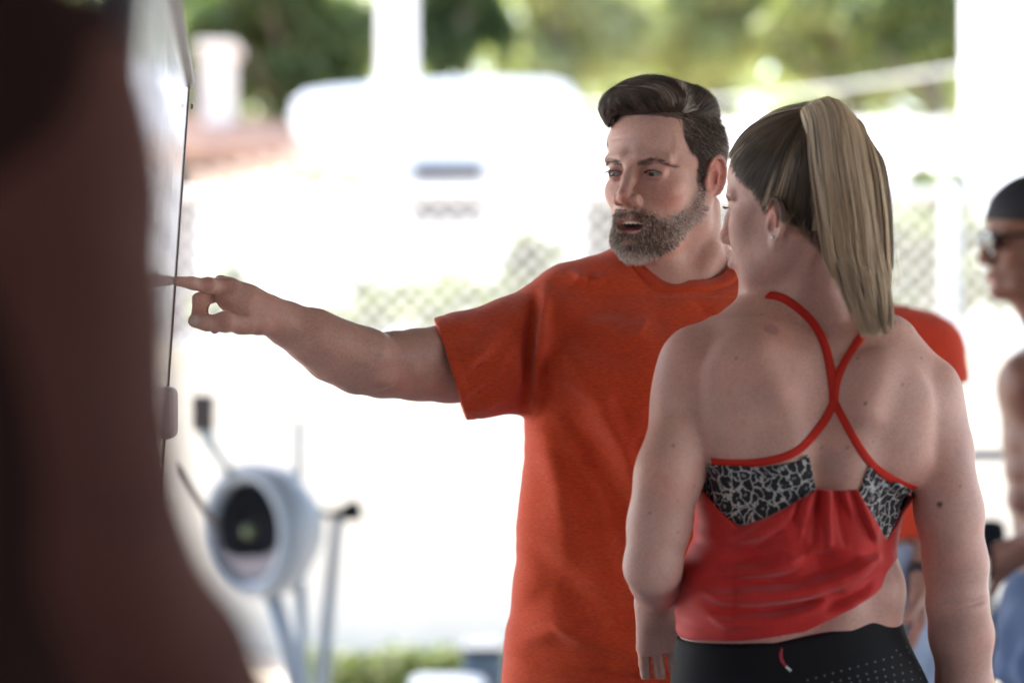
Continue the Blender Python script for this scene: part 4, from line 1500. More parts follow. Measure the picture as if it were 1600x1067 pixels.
def leopard_mat():
    m = mat('leopard_print', (.55, .52, .5), .75)
    t = m.node_tree
    b = t.nodes['Principled BSDF']
    tc = t.nodes.new('ShaderNodeTexCoord')
    ns = t.nodes.new('ShaderNodeTexNoise')
    ns.inputs['Scale'].default_value = 110
    add = t.nodes.new('ShaderNodeVectorMath')
    add.operation = 'MULTIPLY_ADD'
    add.inputs[1].default_value = (.016, .0, .016)
    t.links.new(tc.outputs['Object'], ns.inputs[0])
    t.links.new(ns.outputs['Color'], add.inputs[0])
    t.links.new(tc.outputs['Object'], add.inputs[2])
    vo = t.nodes.new('ShaderNodeTexVoronoi')
    vo.feature = 'DISTANCE_TO_EDGE'
    vo.inputs['Scale'].default_value = 74
    t.links.new(add.outputs[0], vo.inputs[0])
    v2 = t.nodes.new('ShaderNodeTexVoronoi')
    v2.inputs['Scale'].default_value = 74
    t.links.new(add.outputs[0], v2.inputs[0])
    rp = t.nodes.new('ShaderNodeValToRGB')
    rp.color_ramp.elements[0].position = .03
    rp.color_ramp.elements[0].color = (.55, .52, .50, 1)
    rp.color_ramp.elements[1].position = .078
    rp.color_ramp.elements[1].color = (.012, .012, .014, 1)
    t.links.new(vo.outputs['Distance'], rp.inputs[0])
    r2_ = t.nodes.new('ShaderNodeValToRGB')
    r2_.color_ramp.elements[0].position = .12
    r2_.color_ramp.elements[0].color = (1, 1, 1, 1)
    r2_.color_ramp.elements[1].position = .2
    r2_.color_ramp.elements[1].color = (0, 0, 0, 1)
    t.links.new(v2.outputs['Distance'], r2_.inputs[0])
    mx = t.nodes.new('ShaderNodeMix')
    mx.data_type = 'RGBA'
    mx.inputs[7].default_value = (.30, .28, .28, 1)
    t.links.new(r2_.outputs[0], mx.inputs[0])
    t.links.new(rp.outputs[0], mx.inputs[6])
    t.links.new(mx.outputs[2], b.inputs['Base Color'])
    return m


def woman_clothes(wo, V, bv, lv, D, X0, Z0, p, cx):
    h = .0026
    lo, hi = nv((X0(1030), D - .17, Z0(1062))), nv((X0(1460), D + .17, Z0(600)))
    yc = D + .02

    def topcut(xs, ys, zf):
        xa, za = np.array([X0(x) for x in xs]), np.array([Z0(y) for y in ys])

        def fn(X, Y, Z):
            tz = np.interp(X.ravel(), xa, za).astype(np.float32)[:, None, None]
            g = np.clip(np.abs(np.gradient(np.interp(X.ravel(), xa, za), X.ravel())), 0, 3)[:, None, None].astype(np.float32)
            return np.where(Y < yc, (Z - tz) / np.sqrt(1 + g * g), Z - zf)
        return fn

    TX = [1040, 1095, 1112, 1130, 1148, 1180, 1252, 1262, 1293, 1322, 1328, 1352, 1376, 1395, 1415, 1450]
    TY = [750, 762, 785, 803, 816, 803, 762, 756, 759, 757, 768, 806, 838, 812, 775, 765]

    def blades(W, inf):
        W.ell(p(1170, 600, -.058), (.052, .022, .060), rot=(R(6), R(14), 0), k=.045, inf=inf)
        W.ell(p(1380, 640, -.058), (.055, .022, .062), rot=(R(6), R(-18), 0), k=.045, inf=inf)
        W.ell(p(1395, 690, -.040), (.046, .036, .060), rot=(0, R(-20), 0), k=.018, inf=inf)
        W.ell(p(1150, 670, -.045), (.040, .030, .055), rot=(0, R(12), 0), k=.03, inf=inf)
        for s, px in ((-1, 1225), (1, 1330)):
            W.chain([p(px, 700, -.070), p(px - 8 * s, 830, -.066), p(px - 12 * s, 950, -.066)], [.018, .020, .018], k=.03, inf=inf)
    # bra
    B = Vol(lo, hi, .0022)
    B.loft(lv, k=0, inf=.0045)
    blades(B, .0045)
    B.cut(topcut([1040, 1100, 1180, 1235, 1249, 1264, 1322, 1340, 1352, 1385, 1415, 1450], [724, 722, 724, 714, 704, 770, 770, 724, 719, 746, 762, 766], Z0(640)), k=.001)
    tfn = topcut(TX, TY, Z0(660))
    B.cut(lambda X, Y, Z: -tfn(X, Y, Z) - .014)
    q, f = B.nets()
    link('sports_bra', mesh_from('sports_bra', [(q, f)], leopard_mat()), wo)
    bvb = BVHTree.FromPolygons(q.tolist(), f.tolist())
    # tank top: loose body with gathers and drape
    T = Vol(nv((X0(1035), D - .19, Z0(1035))), nv((X0(1460), D + .19, Z0(640))), .0022)
    tr = [(1000, 1068, 1392, .112), (975, 1062, 1398, .122), (940, 1062, 1394, .124), (905, 1066, 1393, .118), (880, 1072, 1396, .108), (862, 1080, 1397, .104), (845, 1088, 1390, .102), (820, 1092, 1398, .104), (790, 1092, 1414, .106), (740, 1092, 1425, .108), (680, 1090, 1432, .104)]
    lt = [(Z0(y), (X0(a) + X0(b)) / 2, yb_, (X0(b) - X0(a)) / 2, ry, 2.25) for y, a, b, ry in tr for yb_ in (D + .012,)]
    T.loft(lt, k=0, inf=.004)
    blades(T, .0085)
    fr = -.10
    fold2 = lambda V_, pp, r_, d_: fold(V_, pp, r_, d_ * .85)
    f_ = lambda *pp: [p(x, y, fr) for x, y in pp]
    # gathers under the centre of the back
    for i, x in enumerate((1262, 1272, 1283, 1294, 1305, 1315, 1324)):
        sgn = 1 if i % 2 == 0 else -1
        dx = (x - 1293)
        fold2(T, f_((x, 752), (x + dx * .5, 790), (x + dx * 1.3, 850)), .0045, .0042 * sgn)
    fold2(T, f_((1335, 770), (1365, 830), (1385, 880)), .008, -.004)
    fold2(T, f_((1320, 780), (1345, 850), (1392, 868)), .010, .006)
    fold2(T, f_((1256, 765), (1200, 800), (1120, 850)), .007, .003)
    fold2(T, f_((1250, 790), (1180, 835), (1085, 870)), .009, -.005)
    fold2(T, f_((1260, 820), (1180, 870), (1080, 885)), .009, .007)
    fold2(T, f_((1290, 850), (1200, 895), (1085, 900)), .009, -.005)
    fold2(T, f_((1330, 868), (1240, 905), (1150, 912), (1078, 905)), .008, .008)
    fold2(T, f_((1395, 862), (1340, 895), (1260, 925), (1170, 932)), .009, -.006)
    fold2(T, f_((1398, 880), (1350, 915), (1290, 940), (1200, 950)), .008, .007)
    fold2(T, f_((1080, 920), (1120, 935), (1200, 930)), .009, -.005)
    fold2(T, f_((1075, 935), (1130, 955), (1220, 950), (1310, 925)), .007, .005)
    fold2(T, f_((1072, 960), (1140, 975), (1230, 965), (1320, 925), (1385, 895)), .006, -.005)
    fold2(T, f_((1130, 830), (1148, 870), (1150, 930), (1142, 985)), .004, .002)
    fold2(T, f_((1140, 900), (1120, 880), (1090, 868)), .006, .005)
    fold2(T, f_((1230, 840), (1260, 870), (1300, 880)), .012, .005)
    T.field(lambda X, Y, Z: .0016 * np.sin(X * 60 + Z * 75 + 2.0 * np.sin(Z * 50 + X * 20)) * np.sin(Z * 95 - X * 30 + 1.5 * np.sin(X * 60)) + 0 * Y)
    T2 = Vol(T.lo, T.lo + (T.n - 1) * T.h, T.h)
    T2.n = T.n.copy()
    T2.loft(lv, k=0, inf=.0062)
    blades(T2, .0066)
    T2.D = np.where(T2.ax[2][None, None, :] < Z0(905), .05, T2.D)
    if T2.D.shape == T.D.shape:
        T.D = smin(T.D, T2.D, .003)
    T.cut(topcut(TX, TY, Z0(660)), k=.0012)
    xa = np.array([X0(x) for x in (1040, 1068, 1150, 1240, 1310, 1385, 1400, 1450)])
    za = np.array([Z0(y) for y in (996, 994, 986, 970, 938, 900, 893, 885)])
    T.cut(lambda X, Y, Z: np.where(Y < D + .05, np.interp(X.ravel(), xa, za).astype(np.float32)[:, None, None], Z0(990)) - Z, k=.003)
    q, f = T.nets()
    M['red_cloth'] = cloth_mat('red_jersey', (.66, .030, .024), (.50, .020, .018), rough=.6, streak=(200, 200, 260), bump=.25, amt=(.35, .65))
    link('tank_top', mesh_from('tank_top', [(q, f)], M['red_cloth']), wo)
    bvt = BVHTree.FromPolygons(q.tolist(), f.tolist())
    # straps over the body and the bra
    class Multi:
        def ray_cast(s, o, d):
            best = (None, None, None, 1e9)
            for b in (bv, bvb):
                hh = b.ray_cast(o, d)
                if hh[0] is not None and hh[3] < best[3]:
                    best = hh
            return best
    mb = Multi()
    M['strap'] = mat('strap_red', (.62, .035, .022), .85, bump=.5, bscale=900, spec=.2)
    w_ = .0052
    for path, wd in (([(1200, 462), (1222, 465), (1252, 485), (1278, 515), (1292, 550), (1299, 582), (1302, 612), (1303, 632)], w_),
                     ([(1357, 508), (1340, 535), (1322, 562), (1309, 590), (1304, 615), (1304, 634)], w_),
                     ([(1303, 628), (1290, 655), (1262, 690), (1235, 710), (1195, 721), (1150, 723), (1113, 720)], w_ * .95),
                     ([(1304, 628), (1318, 655), (1340, 695), (1362, 725), (1388, 745), (1415, 757), (1430, 762)], w_ * .95)):
        a, nn = surf_path(mb, path, 34, off=.0012)
        if path[0][0] == 1200:      # over the top of the shoulder to the front
            ex = np.array([(-.010, .060, -.035), (-.008, .042, -.016), (-.005, .022, -.004), (-.002, .010, .0)])
            a = np.concatenate([a[0] + ex, a])
            nn = np.concatenate([np.array([(0, .7, .7), (0, .4, .9), (0, .1, 1), (0, -.1, 1)]), nn])
        ribbon('strap', a, nn, wd, .0012, M['strap'], wo)
    # pulled up hem bands are stitched with a thin seam; leggings
    Lg = Vol((X0(1000) - .02, D - .24, .30), (X0(1500) + .03, D + .22, Z0(925)), .0042)
    Lg.loft(lv, k=0, inf=.0045)
    for s in (-1, 1):
        leg(Lg, (cx + s * .085, D + .01, .80), (cx + s * .09, D + .02, .46), (cx + s * .10, D, .09), r=(.092, .056, .05, .035), toe=(0, 1, 0), calf=(0, -1, 0), inf=.005, foot=False)
        Lg.ell((cx + s * .075, D - .055, .83), (.085, .085, .09), k=.03, inf=.005)
    xa2 = np.array([X0(x) for x in (1040, 1060, 1200, 1300, 1405, 1450)])
    za2 = np.array([Z0(y) for y in (999, 997, 990, 970, 935, 925)])
    Lg.cut(lambda X, Y, Z: Z - np.interp(X.ravel(), xa2, za2).astype(np.float32)[:, None, None] + 0 * Y, k=.003)
    q, f = Lg.nets()
    M['black_cloth'] = cloth_mat('black_leggings', (.006, .005, .006), (.010, .009, .010), rough=.75, sheen=0, streak=(300, 300, 300), bump=.2)
    link('leggings', mesh_from('leggings', [(q, f)], M['black_cloth']), wo)
    bvl = BVHTree.FromPolygons(q.tolist(), f.tolist())
    # little printed mark on the back of the waistband
    a, nn = surf_path(bvl, [(1222, 1012), (1219, 1022), (1222, 1033), (1229, 1042)], 12, off=.0006)
    ribbon('logo', a, nn, np.interp(np.linspace(0, 1, 12), [0, .3, .7, 1], [.0010, .0021, .0019, .0010]), .0005, mat('logo_red', (.40, .02, .035), .5), wo)
    a, nn = surf_path(bvl, [(1228, 1041), (1232, 1044), (1236, 1048)], 6, off=.0008)
    ribbon('logo', a, nn, .0016, .0005, mat('logo_white', (.7, .7, .7), .5), wo)
    # rows of punched dots on the hip
    vs, fs = [], []
    rows = [((1262, 1062), (1446, 1012)), ((1300, 1066), (1448, 1028)), ((1330, 1066), (1450, 1044)), ((1290, 1078), (1452, 1058)), ((1400, 1016), (1448, 1000))]
    for (x0, y0), (x1, y1) in rows:
        m_ = int((x1 - x0) / 13)
        for i in range(m_):
            x, y = x0 + (x1 - x0) * i / m_, y0 + (y1 - y0) * i / m_
            hh = bvl.ray_cast(*px_ray(x, y))
            if hh[0] is None:
                continue
            nn = hh[1] if hh[1].y < 0 else -hh[1]
            e = nn.orthogonal().normalized()
            g = nn.cross(e)
            b0 = len(vs)
            c = hh[0] + nn * .0006
            for a_ in range(6):
                vs.append(c + e * math.cos(a_ * 1.0472) * .0013 + g * math.sin(a_ * 1.0472) * .0013)
            fs += [[b0, b0 + 1, b0 + 2, b0 + 3], [b0, b0 + 3, b0 + 4, b0 + 5]]
    if vs:
        link('punched_dots', mesh_from('punched_dots', [(np.array([tuple(v) for v in vs]), np.array(fs))], mat('dot_grey', (.16, .15, .15), .5)), wo, kind='stuff')
    for s in (-1, 1):
        C3 = Vol((cx + s * .10 - .07, D - .12, -.01), (cx + s * .10 + .07, D + .24, .14), .006)
        C3.cap((cx + s * .10, D - .03, .045), (cx + s * .10, D + .13, .036), .042, .038, k=.01)
        C3.cap((cx + s * .10, D - .02, .05), (cx + s * .10, D - .01, .10), .04, .04, k=.03)
        C3.cut(lambda X, Y, Z: .0 - Z + 0 * X + 0 * Y)
        q, f = C3.nets()
        link('shoe', mesh_from('shoe', [(q, f)], mat('shoe_dark', (.04, .04, .05), .7)), wo)


if ONLY in (None, 'woman', 'both'):
    build_woman()
    print('T [woman]', time.time() - T0)
# ================================================================== the three people further off or cut by the frame
def build_near():
    "the dark, out of focus person at the left edge, seen from behind"
    D = 1.12
    pn = thing('person', 'dark blurred figure at the left edge, bare arm closest to the camera', 'person', (P(-260, 0, D).x, D, 0))
    p = lambda x, y, d=0: tuple(P(x, y, D + d))
    h = .0045
    x0 = P(-900, 0, D).x
    V = Vol((x0 - .05, D - .22, .84), (P(560, 0, D).x, D + .30, 1.64), h)
    pts = [p(52, 185), p(78, 330, .0), p(98, 520, -.005), p(118, 700, -.01), p(140, 850, -.012), p(170, 930, .01), p(250, 1040, .04), p(322, 1160, .07), p(400, 1330, .10)]
    V.chain(pts, [.048, .0483, .0465, .0432, .0425, .0435, .0435, .040, .028], k=.02)
    V.ell(p(40, 230, -.005), (.053, .056, .070), k=.03)
    V.ell(p(70, 480, -.03), (.036, .032, .070), k=.03)
    V.ell(p(90, 560, .03), (.034, .030, .064), k=.03)
    cx = P(-420, 0, D).x
    tr = [(.86, cx, D + .02, .165, .11), (1.0, cx, D + .02, .155, .10), (1.15, cx, D + .01, .15, .10), (1.30, cx, D, .175, .115), (1.42, cx, D, .17, .105), (1.50, cx, D + .01, .12, .07)]
    V.loft(tr, k=.03)
    V.cap(p(-60, 130), (cx, D + .01, 1.52), .055, .065, k=.04)
    V.cap((cx - .30, D + .0, 1.47), (cx, D + .01, 1.52), .055, .065, k=.04)
    V.chain([(cx - .31, D, 1.46), (cx - .345, D - .01, 1.17), (cx - .33, D + .08, .93)], [.053, .043, .030], k=.02)
    F = Frame((cx, D + .04, 1.70), yaw=R(175), pitch=R(5))
    V2 = Vol(F.o - .18, F.o + nv((.18, .18, .17)), .004)
    head(V2, F)
    V2.cap(F.w((0, .022, -.05)), (cx, D + .01, 1.50), .058, .065, k=.03)
    a, b = V.nets()
    a2, b2 = V2.nets()
    C = Vol((cx - .4, D - .2, 0), (cx + .55, D + .35, .88), .012)
    C.loft([(.80, cx, D + .02, .17, .115), (.9, cx, D + .02, .165, .11)], k=.02)
    for s in (-1, 1):
        leg(C, (cx + s * .09, D + .02, .86), (cx + s * .12, D + .03, .48), (cx + s * .14, D, .09), toe=(0, 1, 0), calf=(0, -1, 0))
    hand(C, pts[-1], (.02, .3, -1), (-1, 0, 0), side=1)
    hand(C, (cx - .33, D + .08, .93), (0, .3, -1), (1, 0, 0), side=-1)
    a3, b3 = C.nets()
    M['skin_near'] = skin_mat('skin_near')
    nb_ = M['skin_near'].node_tree.nodes['Principled BSDF']
    nb_.inputs['Roughness'].default_value = .75
    nb_.inputs['Specular IOR Level'].default_value = .15
    col = skin_col((.085, .032, .025), F=F)(np.concatenate([a, a2, a3]))
    link('body', mesh_from('near_body', [(a, b), (a2, b2), (a3, b3)], M['skin_near'], col), pn)
    T = Vol((cx - .24, D - .18, .80), (cx + .24, D + .18, 1.56), .006)
    T.loft(tr, k=.0, inf=.008)
    T.chain([(cx - .12, D, 1.50), (cx - .11, D, 1.54)], [.075, .07], k=.02)
    T.chain([(cx + .12, D, 1.50), (cx + .11, D, 1.54)], [.075, .07], k=.02)
    T.cap((cx, D + .02, 1.62), (cx, D, 1.44), .085, .08, k=.005, sub=True)
    for s in (-1, 1):
        T.ell((cx + s * .24, D, 1.42), (.085, .2, .14), k=.01, sub=True)
    a, b = T.nets()
    link('vest', mesh_from('vest', [(a, b)], mat('black_vest', (.020, .009, .008), .95, bump=.3, bscale=300, spec=.08)), pn)
    T = Vol((cx - .26, D - .2, .42), (cx + .26, D + .25, .98), .01)
    T.loft([(.80, cx, D + .02, .185, .13), (.95, cx, D + .02, .17, .115)], k=.02)
    for s in (-1, 1):
        T.cap((cx + s * .09, D + .02, .86), (cx + s * .115, D + .03, .5), .11, .09, k=.02)
    a, b = T.nets()
    link('shorts', mesh_from('near_shorts', [(a, b)], mat('rust_shorts', (.22, .035, .012), .85)), pn)
    H = Vol(F.o - .18, F.o + .18, .006)
    H.ell((0, .018, .036), (.076, .092, .086), F, k=0)
    H.cut(lambda X, Y, Z: F.o[2] - .04 + (Y - F.o[1]) * .9 - Z + 0 * X, k=.01)
    a, b = H.nets()
    link('hair', mesh_from('near_hair', [(a, b)], mat('near_hair', (.02, .012, .009), .9, bump=.8, bscale=150, spec=.1)), pn)


def build_capman():
    D = 4.75
    cm = thing('person', 'shirtless man in backwards black cap and sunglasses at the right edge', 'person', (P(1665, 0, D).x, D, 0))
    p = lambda x, y, d=0: tuple(P(x, y, D + d))
    F = Frame(P(1619, 373, D), yaw=R(-86), pitch=R(4), scale=1.02)
    V = Vol(F.o - nv((.16, .18, .34)), F.o + nv((.22, .18, .16)), .0035)
    head(V, F)
    V.cap(F.w((0, .022, -.05)), p(1662, 520), .056, .062, k=.03)
    V.cap(F.w((0, -.03, -.105)), p(1630, 520), .028, .03, k=.03)
    a, b = V.nets()
    W = Vol((P(1525, 0, D).x, D - .33, .86), (P(1860, 0, D).x, D + .30, 1.46), .005)
    cx = P(1672, 0, D).x
    tr = [(.84, cx, D, .115, .16), (.95, cx + .0, D, .105, .145), (1.08, cx - .005, D, .108, .14), (1.22, cx - .008, D, .122, .155), (1.33, cx + .005, D, .125, .17), (1.40, cx + .01, D, .085, .14)]
    W.loft(tr, k=0)
    W.ell(p(1600, 600, -.07), (.05, .075, .06), k=.04)
    W.ell(p(1600, 600, .07), (.05, .075, .06), k=.04)
    for i, y in enumerate((690, 735, 780)):
        for s in (-1, 1):
            W.ell(p(1592, y, s * .035), (.022, .033, .024), k=.02)
    W.chain([p(1670, 540, 0), p(1672, 560, -.17)], [.06, .06], k=.04)
    W.chain([p(1670, 540, 0), p(1672, 560, .17)], [.06, .06], k=.04)
    arm(W, p(1674, 572, -.19), p(1712, 790, -.22), p(1590, 862, -.16), r=(.060, .050, .043, .048, .038, .028))
    hand(W, p(1590, 862, -.16), (-1, .25, -.35), (.1, 1, 0), side=1, curl=(.5, .55, .6, .65))
    arm(W, p(1674, 572, .19), p(1705, 800, .2), p(1620, 900, .14), r=(.060, .050, .043, .048, .038, .028))
    a2, b2 = W.nets()
    C = Vol((cx - .3, D - .3, 0), (cx + .35, D + .3, .88), .012)
    C.loft([(.78, cx, D, .12, .165), (.9, cx, D, .11, .155)], k=.02)
    for s in (-1, 1):
        leg(C, (cx, D + s * .09, .85), (cx - .03 * s, D + s * .11, .47), (cx + .03, D + s * .12, .09), toe=(-1, 0, 0), calf=(1, 0, 0))
    a3, b3 = C.nets()
    M['skin_cap'] = skin_mat('skin_cap')
    col = skin_col((.24, .125, .085), F=F)(np.concatenate([a, a2, a3]))
    link('body', mesh_from('capman_body', [(a, b), (a2, b2), (a3, b3)], M['skin_cap'], col), cm)
    # shorts
    T = Vol((cx - .24, D - .27, .38), (cx + .24, D + .27, .97), .006)
    T.loft([(.74, cx - .002, D, .140, .19), (.84, cx, D, .134, .175), (.93, cx, D, .122, .160), (.955, cx, D, .116, .154)], k=.0)
    for s in (-1, 1):
        T.cap((cx, D + s * .09, .84), (cx - .015, D + s * .115, .5), .115, .105, k=.03)
    T.field(lambda X, Y, Z: .006 * np.sin(Y * 55 + X * 30 + 2.5 * np.sin(Z * 14)) * np.clip((.95 - Z) * 6, 0, 1) + .004 * np.sin(Z * 60 + Y * 40 + X * 50))
    T.cut(lambda X, Y, Z: .44 - Z + 0 * X + 0 * Y)
    a, b = T.nets()
    link('shorts', mesh_from('blue_shorts', [(a, b)], cloth_mat('blue_cloth', (.055, .095, .19), (.035, .06, .13), streak=(60, 60, 60))), cm)
    # cap worn backwards
    H = Vol(F.o - .20, F.o + .22, .0035)
    H.ell((0, .010, .034), (.080, .108, .094), F, k=0)
    def below(X, Y, Z):
        x_, y_, z_ = X - F.o[0], Y - F.o[1], Z - F.o[2]
        ly = (x_ * F.R[0, 1] + y_ * F.R[1, 1] + z_ * F.R[2, 1]) / F.s
        lz = (x_ * F.R[0, 2] + y_ * F.R[1, 2] + z_ * F.R[2, 2]) / F.s
        return (.030 - .16 * (ly + .02)) - lz
    H.cut(below, k=.004)
    H.cap((-.04, .105, .012), (.04, .105, .012), .004, F=F, k=.01)
    H.ell((0, .135, .004), (.066, .055, .006), F, k=.006)
    H.ell((0, .012, .127), (.009, .009, .005), F, k=.002)
    a, b = H.nets()
    link('cap', mesh_from('cap', [(a, b)], mat('black_cap', (.012, .012, .018), .7, bump=.3, bscale=300)), cm)
    g = Vol(F.o - .14, F.o + .14, .003)
    for s in (-1, 1):
        g.ell((s * .033, -.099, -.001), (.027, .006, .020), F, k=.004)
        g.cap((s * .058, -.094, .008), (s * .074, -.02, .008), .0042, F=F, k=.004)
        g.cap((s * .074, -.02, .008), (s * .072, .01, .002), .0036, F=F, k=.004)
    g.cap((-.012, -.103, .006), (.012, -.103, .006), .003, F=F, k=.003)
    a, b = g.nets()
    link('sunglasses', mesh_from('sunglasses', [(a, b)], mat('black_gloss', (.012, .014, .018), .08, coat=.5)), cm)
    r2 = np.random.default_rng(3)


def build_backman():
    D = 4.3
    bm_ = thing('person', 'person in orange T-shirt and tie-dyed leggings, mostly hidden behind the woman', 'person', (P(1345, 0, D).x, D, 0))
    p = lambda x, y, d=0: tuple(P(x, y, D + d))
    F = Frame(P(1308, 368, D), yaw=R(-150), pitch=R(8), scale=.9)
    V = Vol(F.o - nv((.17, .17, .32)), F.o + nv((.17, .17, .16)), .005)
    head(V, F, fem=True)
    V.cap(F.w((0, .022, -.05)), p(1330, 505), .05, .055, k=.03)
    a, b = V.nets()
    cx = P(1335, 0, D).x
    W = Vol((cx - .36, D - .25, .80), (cx + .36, D + .3, 1.46), .007)
    tr = [(.86, cx + .02, D, .155, .11), (.98, cx + .01, D, .14, .10), (1.15, cx, D, .14, .10), (1.30, cx, D, .16, .105), (1.38, cx, D, .13, .08)]
    W.loft(tr, k=0)
    W.cap(p(1335, 520), p(1455, 545), .05, .052, k=.03)
    W.cap(p(1335, 520), p(1215, 545), .05, .052, k=.03)
    arm(W, p(1455, 560), p(1478, 750, -.02), p(1446, 905, -.10), r=(.05, .043, .037, .039, .032, .024))
    hand(W, p(1446, 905, -.10), (-.2, -.2, -1), (-1, 0, 0), side=-1, s=.9)
    arm(W, p(1215, 560), p(1200, 770, .02), p(1230, 900, -.12), r=(.05, .043, .037, .039, .032, .024))
    a2, b2 = W.nets()
    col = skin_col((.42, .23, .17), F=F)(np.concatenate([a, a2]))
    M['skin_back'] = skin_mat('skin_back')
    C = Vol((cx - .35, D - .3, -.0), (cx + .42, D + .3, .95), .011)
    C.loft([(.78, cx + .02, D, .152, .112), (.93, cx + .012, D, .145, .104)], k=0)
    legs = [((cx + .085, D, .86), (cx + .16, D - .02, .48), (cx + .19, D + .02, .09)), ((cx - .075, D, .86), (cx - .12, D - .02, .48), (cx - .14, D + .02, .09))]
    for l in legs:
        leg(C, *l)
    a3, b3 = C.nets()
    col = np.concatenate([col, skin_col((.42, .23, .17))(a3)])
    link('body', mesh_from('backman_body', [(a, b), (a2, b2), (a3, b3)], M['skin_back'], col), bm_)
    T = Vol((cx - .38, D - .22, .92), (cx + .38, D + .22, 1.50), .006)
    T.loft([(1.0, cx + .03, D, .165, .12), (1.1, cx + .02, D, .158, .118), (1.2, cx + .01, D, .158, .115), (1.32, cx, D, .172, .118), (1.38, cx, D, .15, .095)], k=0)
    T.cap(p(1335, 515), p(1448, 543), .058, .062, k=.03)
    T.cap(p(1335, 515), p(1220, 543), .058, .062, k=.03)
    T.cap(p(1448, 548), p(1462, 590, -.01), .062, .058, k=.02)
    T.cap(p(1222, 548), p(1208, 600, .01), .062, .058, k=.02)
    T.cap(p(1330, 470), p(1330, 530), .064, .064, k=.003, sub=True)
    zc, zh = P(0, 600, D).z, P(0, 836, D).z
    T.cut(lambda X, Y, Z: np.where(np.abs(X - cx) > .172, zc - Z - .0, -1) + 0 * Y, k=.002)
    T.cut(lambda X, Y, Z: zh - Z + 0 * X + 0 * Y, k=.003)
    T.field(lambda X, Y, Z: .003 * np.sin(X * 45 + Z * 30 + 2 * np.sin(Z * 20)) + 0 * Y)
    a, b = T.nets()
    link('tshirt', mesh_from('backman_shirt', [(a, b)], cloth_mat('orange_red_cloth', (.68, .055, .016), (.55, .04, .014))), bm_)
    L_ = Vol((cx - .35, D - .22, .14), (cx + .42, D + .2, 1.08), .008)
    L_.loft([(.78, cx + .02, D, .16, .12), (.9, cx + .015, D, .158, .115), (1.05, cx + .01, D, .145, .105)], k=.02)
    for l in legs:
        leg(L_, *l, inf=.006, foot=False)
    a, b = L_.nets()
    lm = mat('tie_dye', (.42, .50, .66), .8, base2=(.10, .14, .24), nscale=9, ramp=(.45, .68))
    link('leggings', mesh_from('tie_dye_leggings', [(a, b)], lm), bm_)
    Wt = Vol(nv(p(1446, 895, -.09)) - .05, nv(p(1446, 895, -.09)) + .05, .003)
    Wt.cap(p(1449, 890, -.092), p(1447, 899, -.097), .030, .030, k=0)
    Wt.cap(p(1454, 870, -.08), p(1450, 884, -.088), .034, .028, k=0, sub=True)
    Wt.cap(p(1446, 905, -.10), p(1442, 920, -.11), .028, .034, k=0, sub=True)
    a, b = Wt.nets()
    if len(a):
        link('wristband', mesh_from('wristband', [(a, b)], mat('wristband_black', (.015, .015, .018), .5)), bm_)
    H = Vol(F.o - .19, F.o + .19, .006)
    H.ell((0, .018, .036), (.082, .104, .100), F, k=0)
    H.cap((0, .09, .02), (0, .11, -.10), .035, .02, F=F, k=.03)
    H.ell((0, -.09, -.03), (.055, .05, .075), F, k=.01, sub=True)
    a, b = H.nets()
    link('hair', mesh_from('backman_hair', [(a, b)], mat('brown_hair', (.05, .03, .02), .6, bump=.8, bscale=150)), bm_)


if ONLY in (None, 'near', 'others'):
    build_near()
if ONLY in (None, 'others'):
    build_capman()
    build_backman()
    print('T [others]', time.time() - T0)
# ================================================================== the place
import bmesh


def bm_obj(name, bm, material, parent=None, smooth=False, **kw):
    me = bpy.data.meshes.new(name)
    bm.normal_update()
    bm.to_mesh(me)
    bm.free()
    for m_ in (material if isinstance(material, (list, tuple)) else [material]):
        me.materials.append(m_)
    if smooth:
        for p_ in me.polygons:
            p_.use_smooth = True
    return link(name, me, parent, **kw)


def box(bm, c, s, bevel=0.0, rz=0.0, rot=None, mi=0, seg=2):
    t = bmesh.new()
    bmesh.ops.create_cube(t, size=1)
    for v in t.verts:
        v.co = Vector((v.co.x * s[0], v.co.y * s[1], v.co.z * s[2]))
    if bevel:
        bmesh.ops.bevel(t, geom=list(t.edges), offset=bevel, segments=seg, affect='EDGES', profile=.5)
    Rm = (rot if rot is not None else Matrix.Rotation(rz, 3, 'Z'))
    mp = {}
    for v in t.verts:
        mp[v] = bm.verts.new(Rm @ v.co + Vector(c))
    for f in t.faces:
        nf = bm.faces.new([mp[v] for v in f.verts])
        nf.material_index = mi
    t.free()


def tube(bm, pts, r, n=10, cap=True, mi=0):
    pts = [Vector(q) for q in pts]
    rr = r if hasattr(r, '__len__') else [r] * len(pts)
    rings = []
    up = Vector((0, 0, 1))
    for i, q in enumerate(pts):
        t = (pts[min(i + 1, len(pts) - 1)] - pts[max(i - 1, 0)]).normalized()
        e = t.cross(up if abs(t.z) < .95 else Vector((1, 0, 0))).normalized()
        g = t.cross(e)
        rings.append([bm.verts.new(q + (e * math.cos(a) + g * math.sin(a)) * rr[i]) for a in [2 * math.pi * j / n for j in range(n)]])
    for i in range(len(rings) - 1):
        for j in range(n):
            f = bm.faces.new([rings[i][j], rings[i][(j + 1) % n], rings[i + 1][(j + 1) % n], rings[i + 1][j]])
            f.material_index = mi
            f.smooth = True
    if cap:
        bm.faces.new(rings[0][::-1]).material_index = mi
        bm.faces.new(rings[-1]).material_index = mi


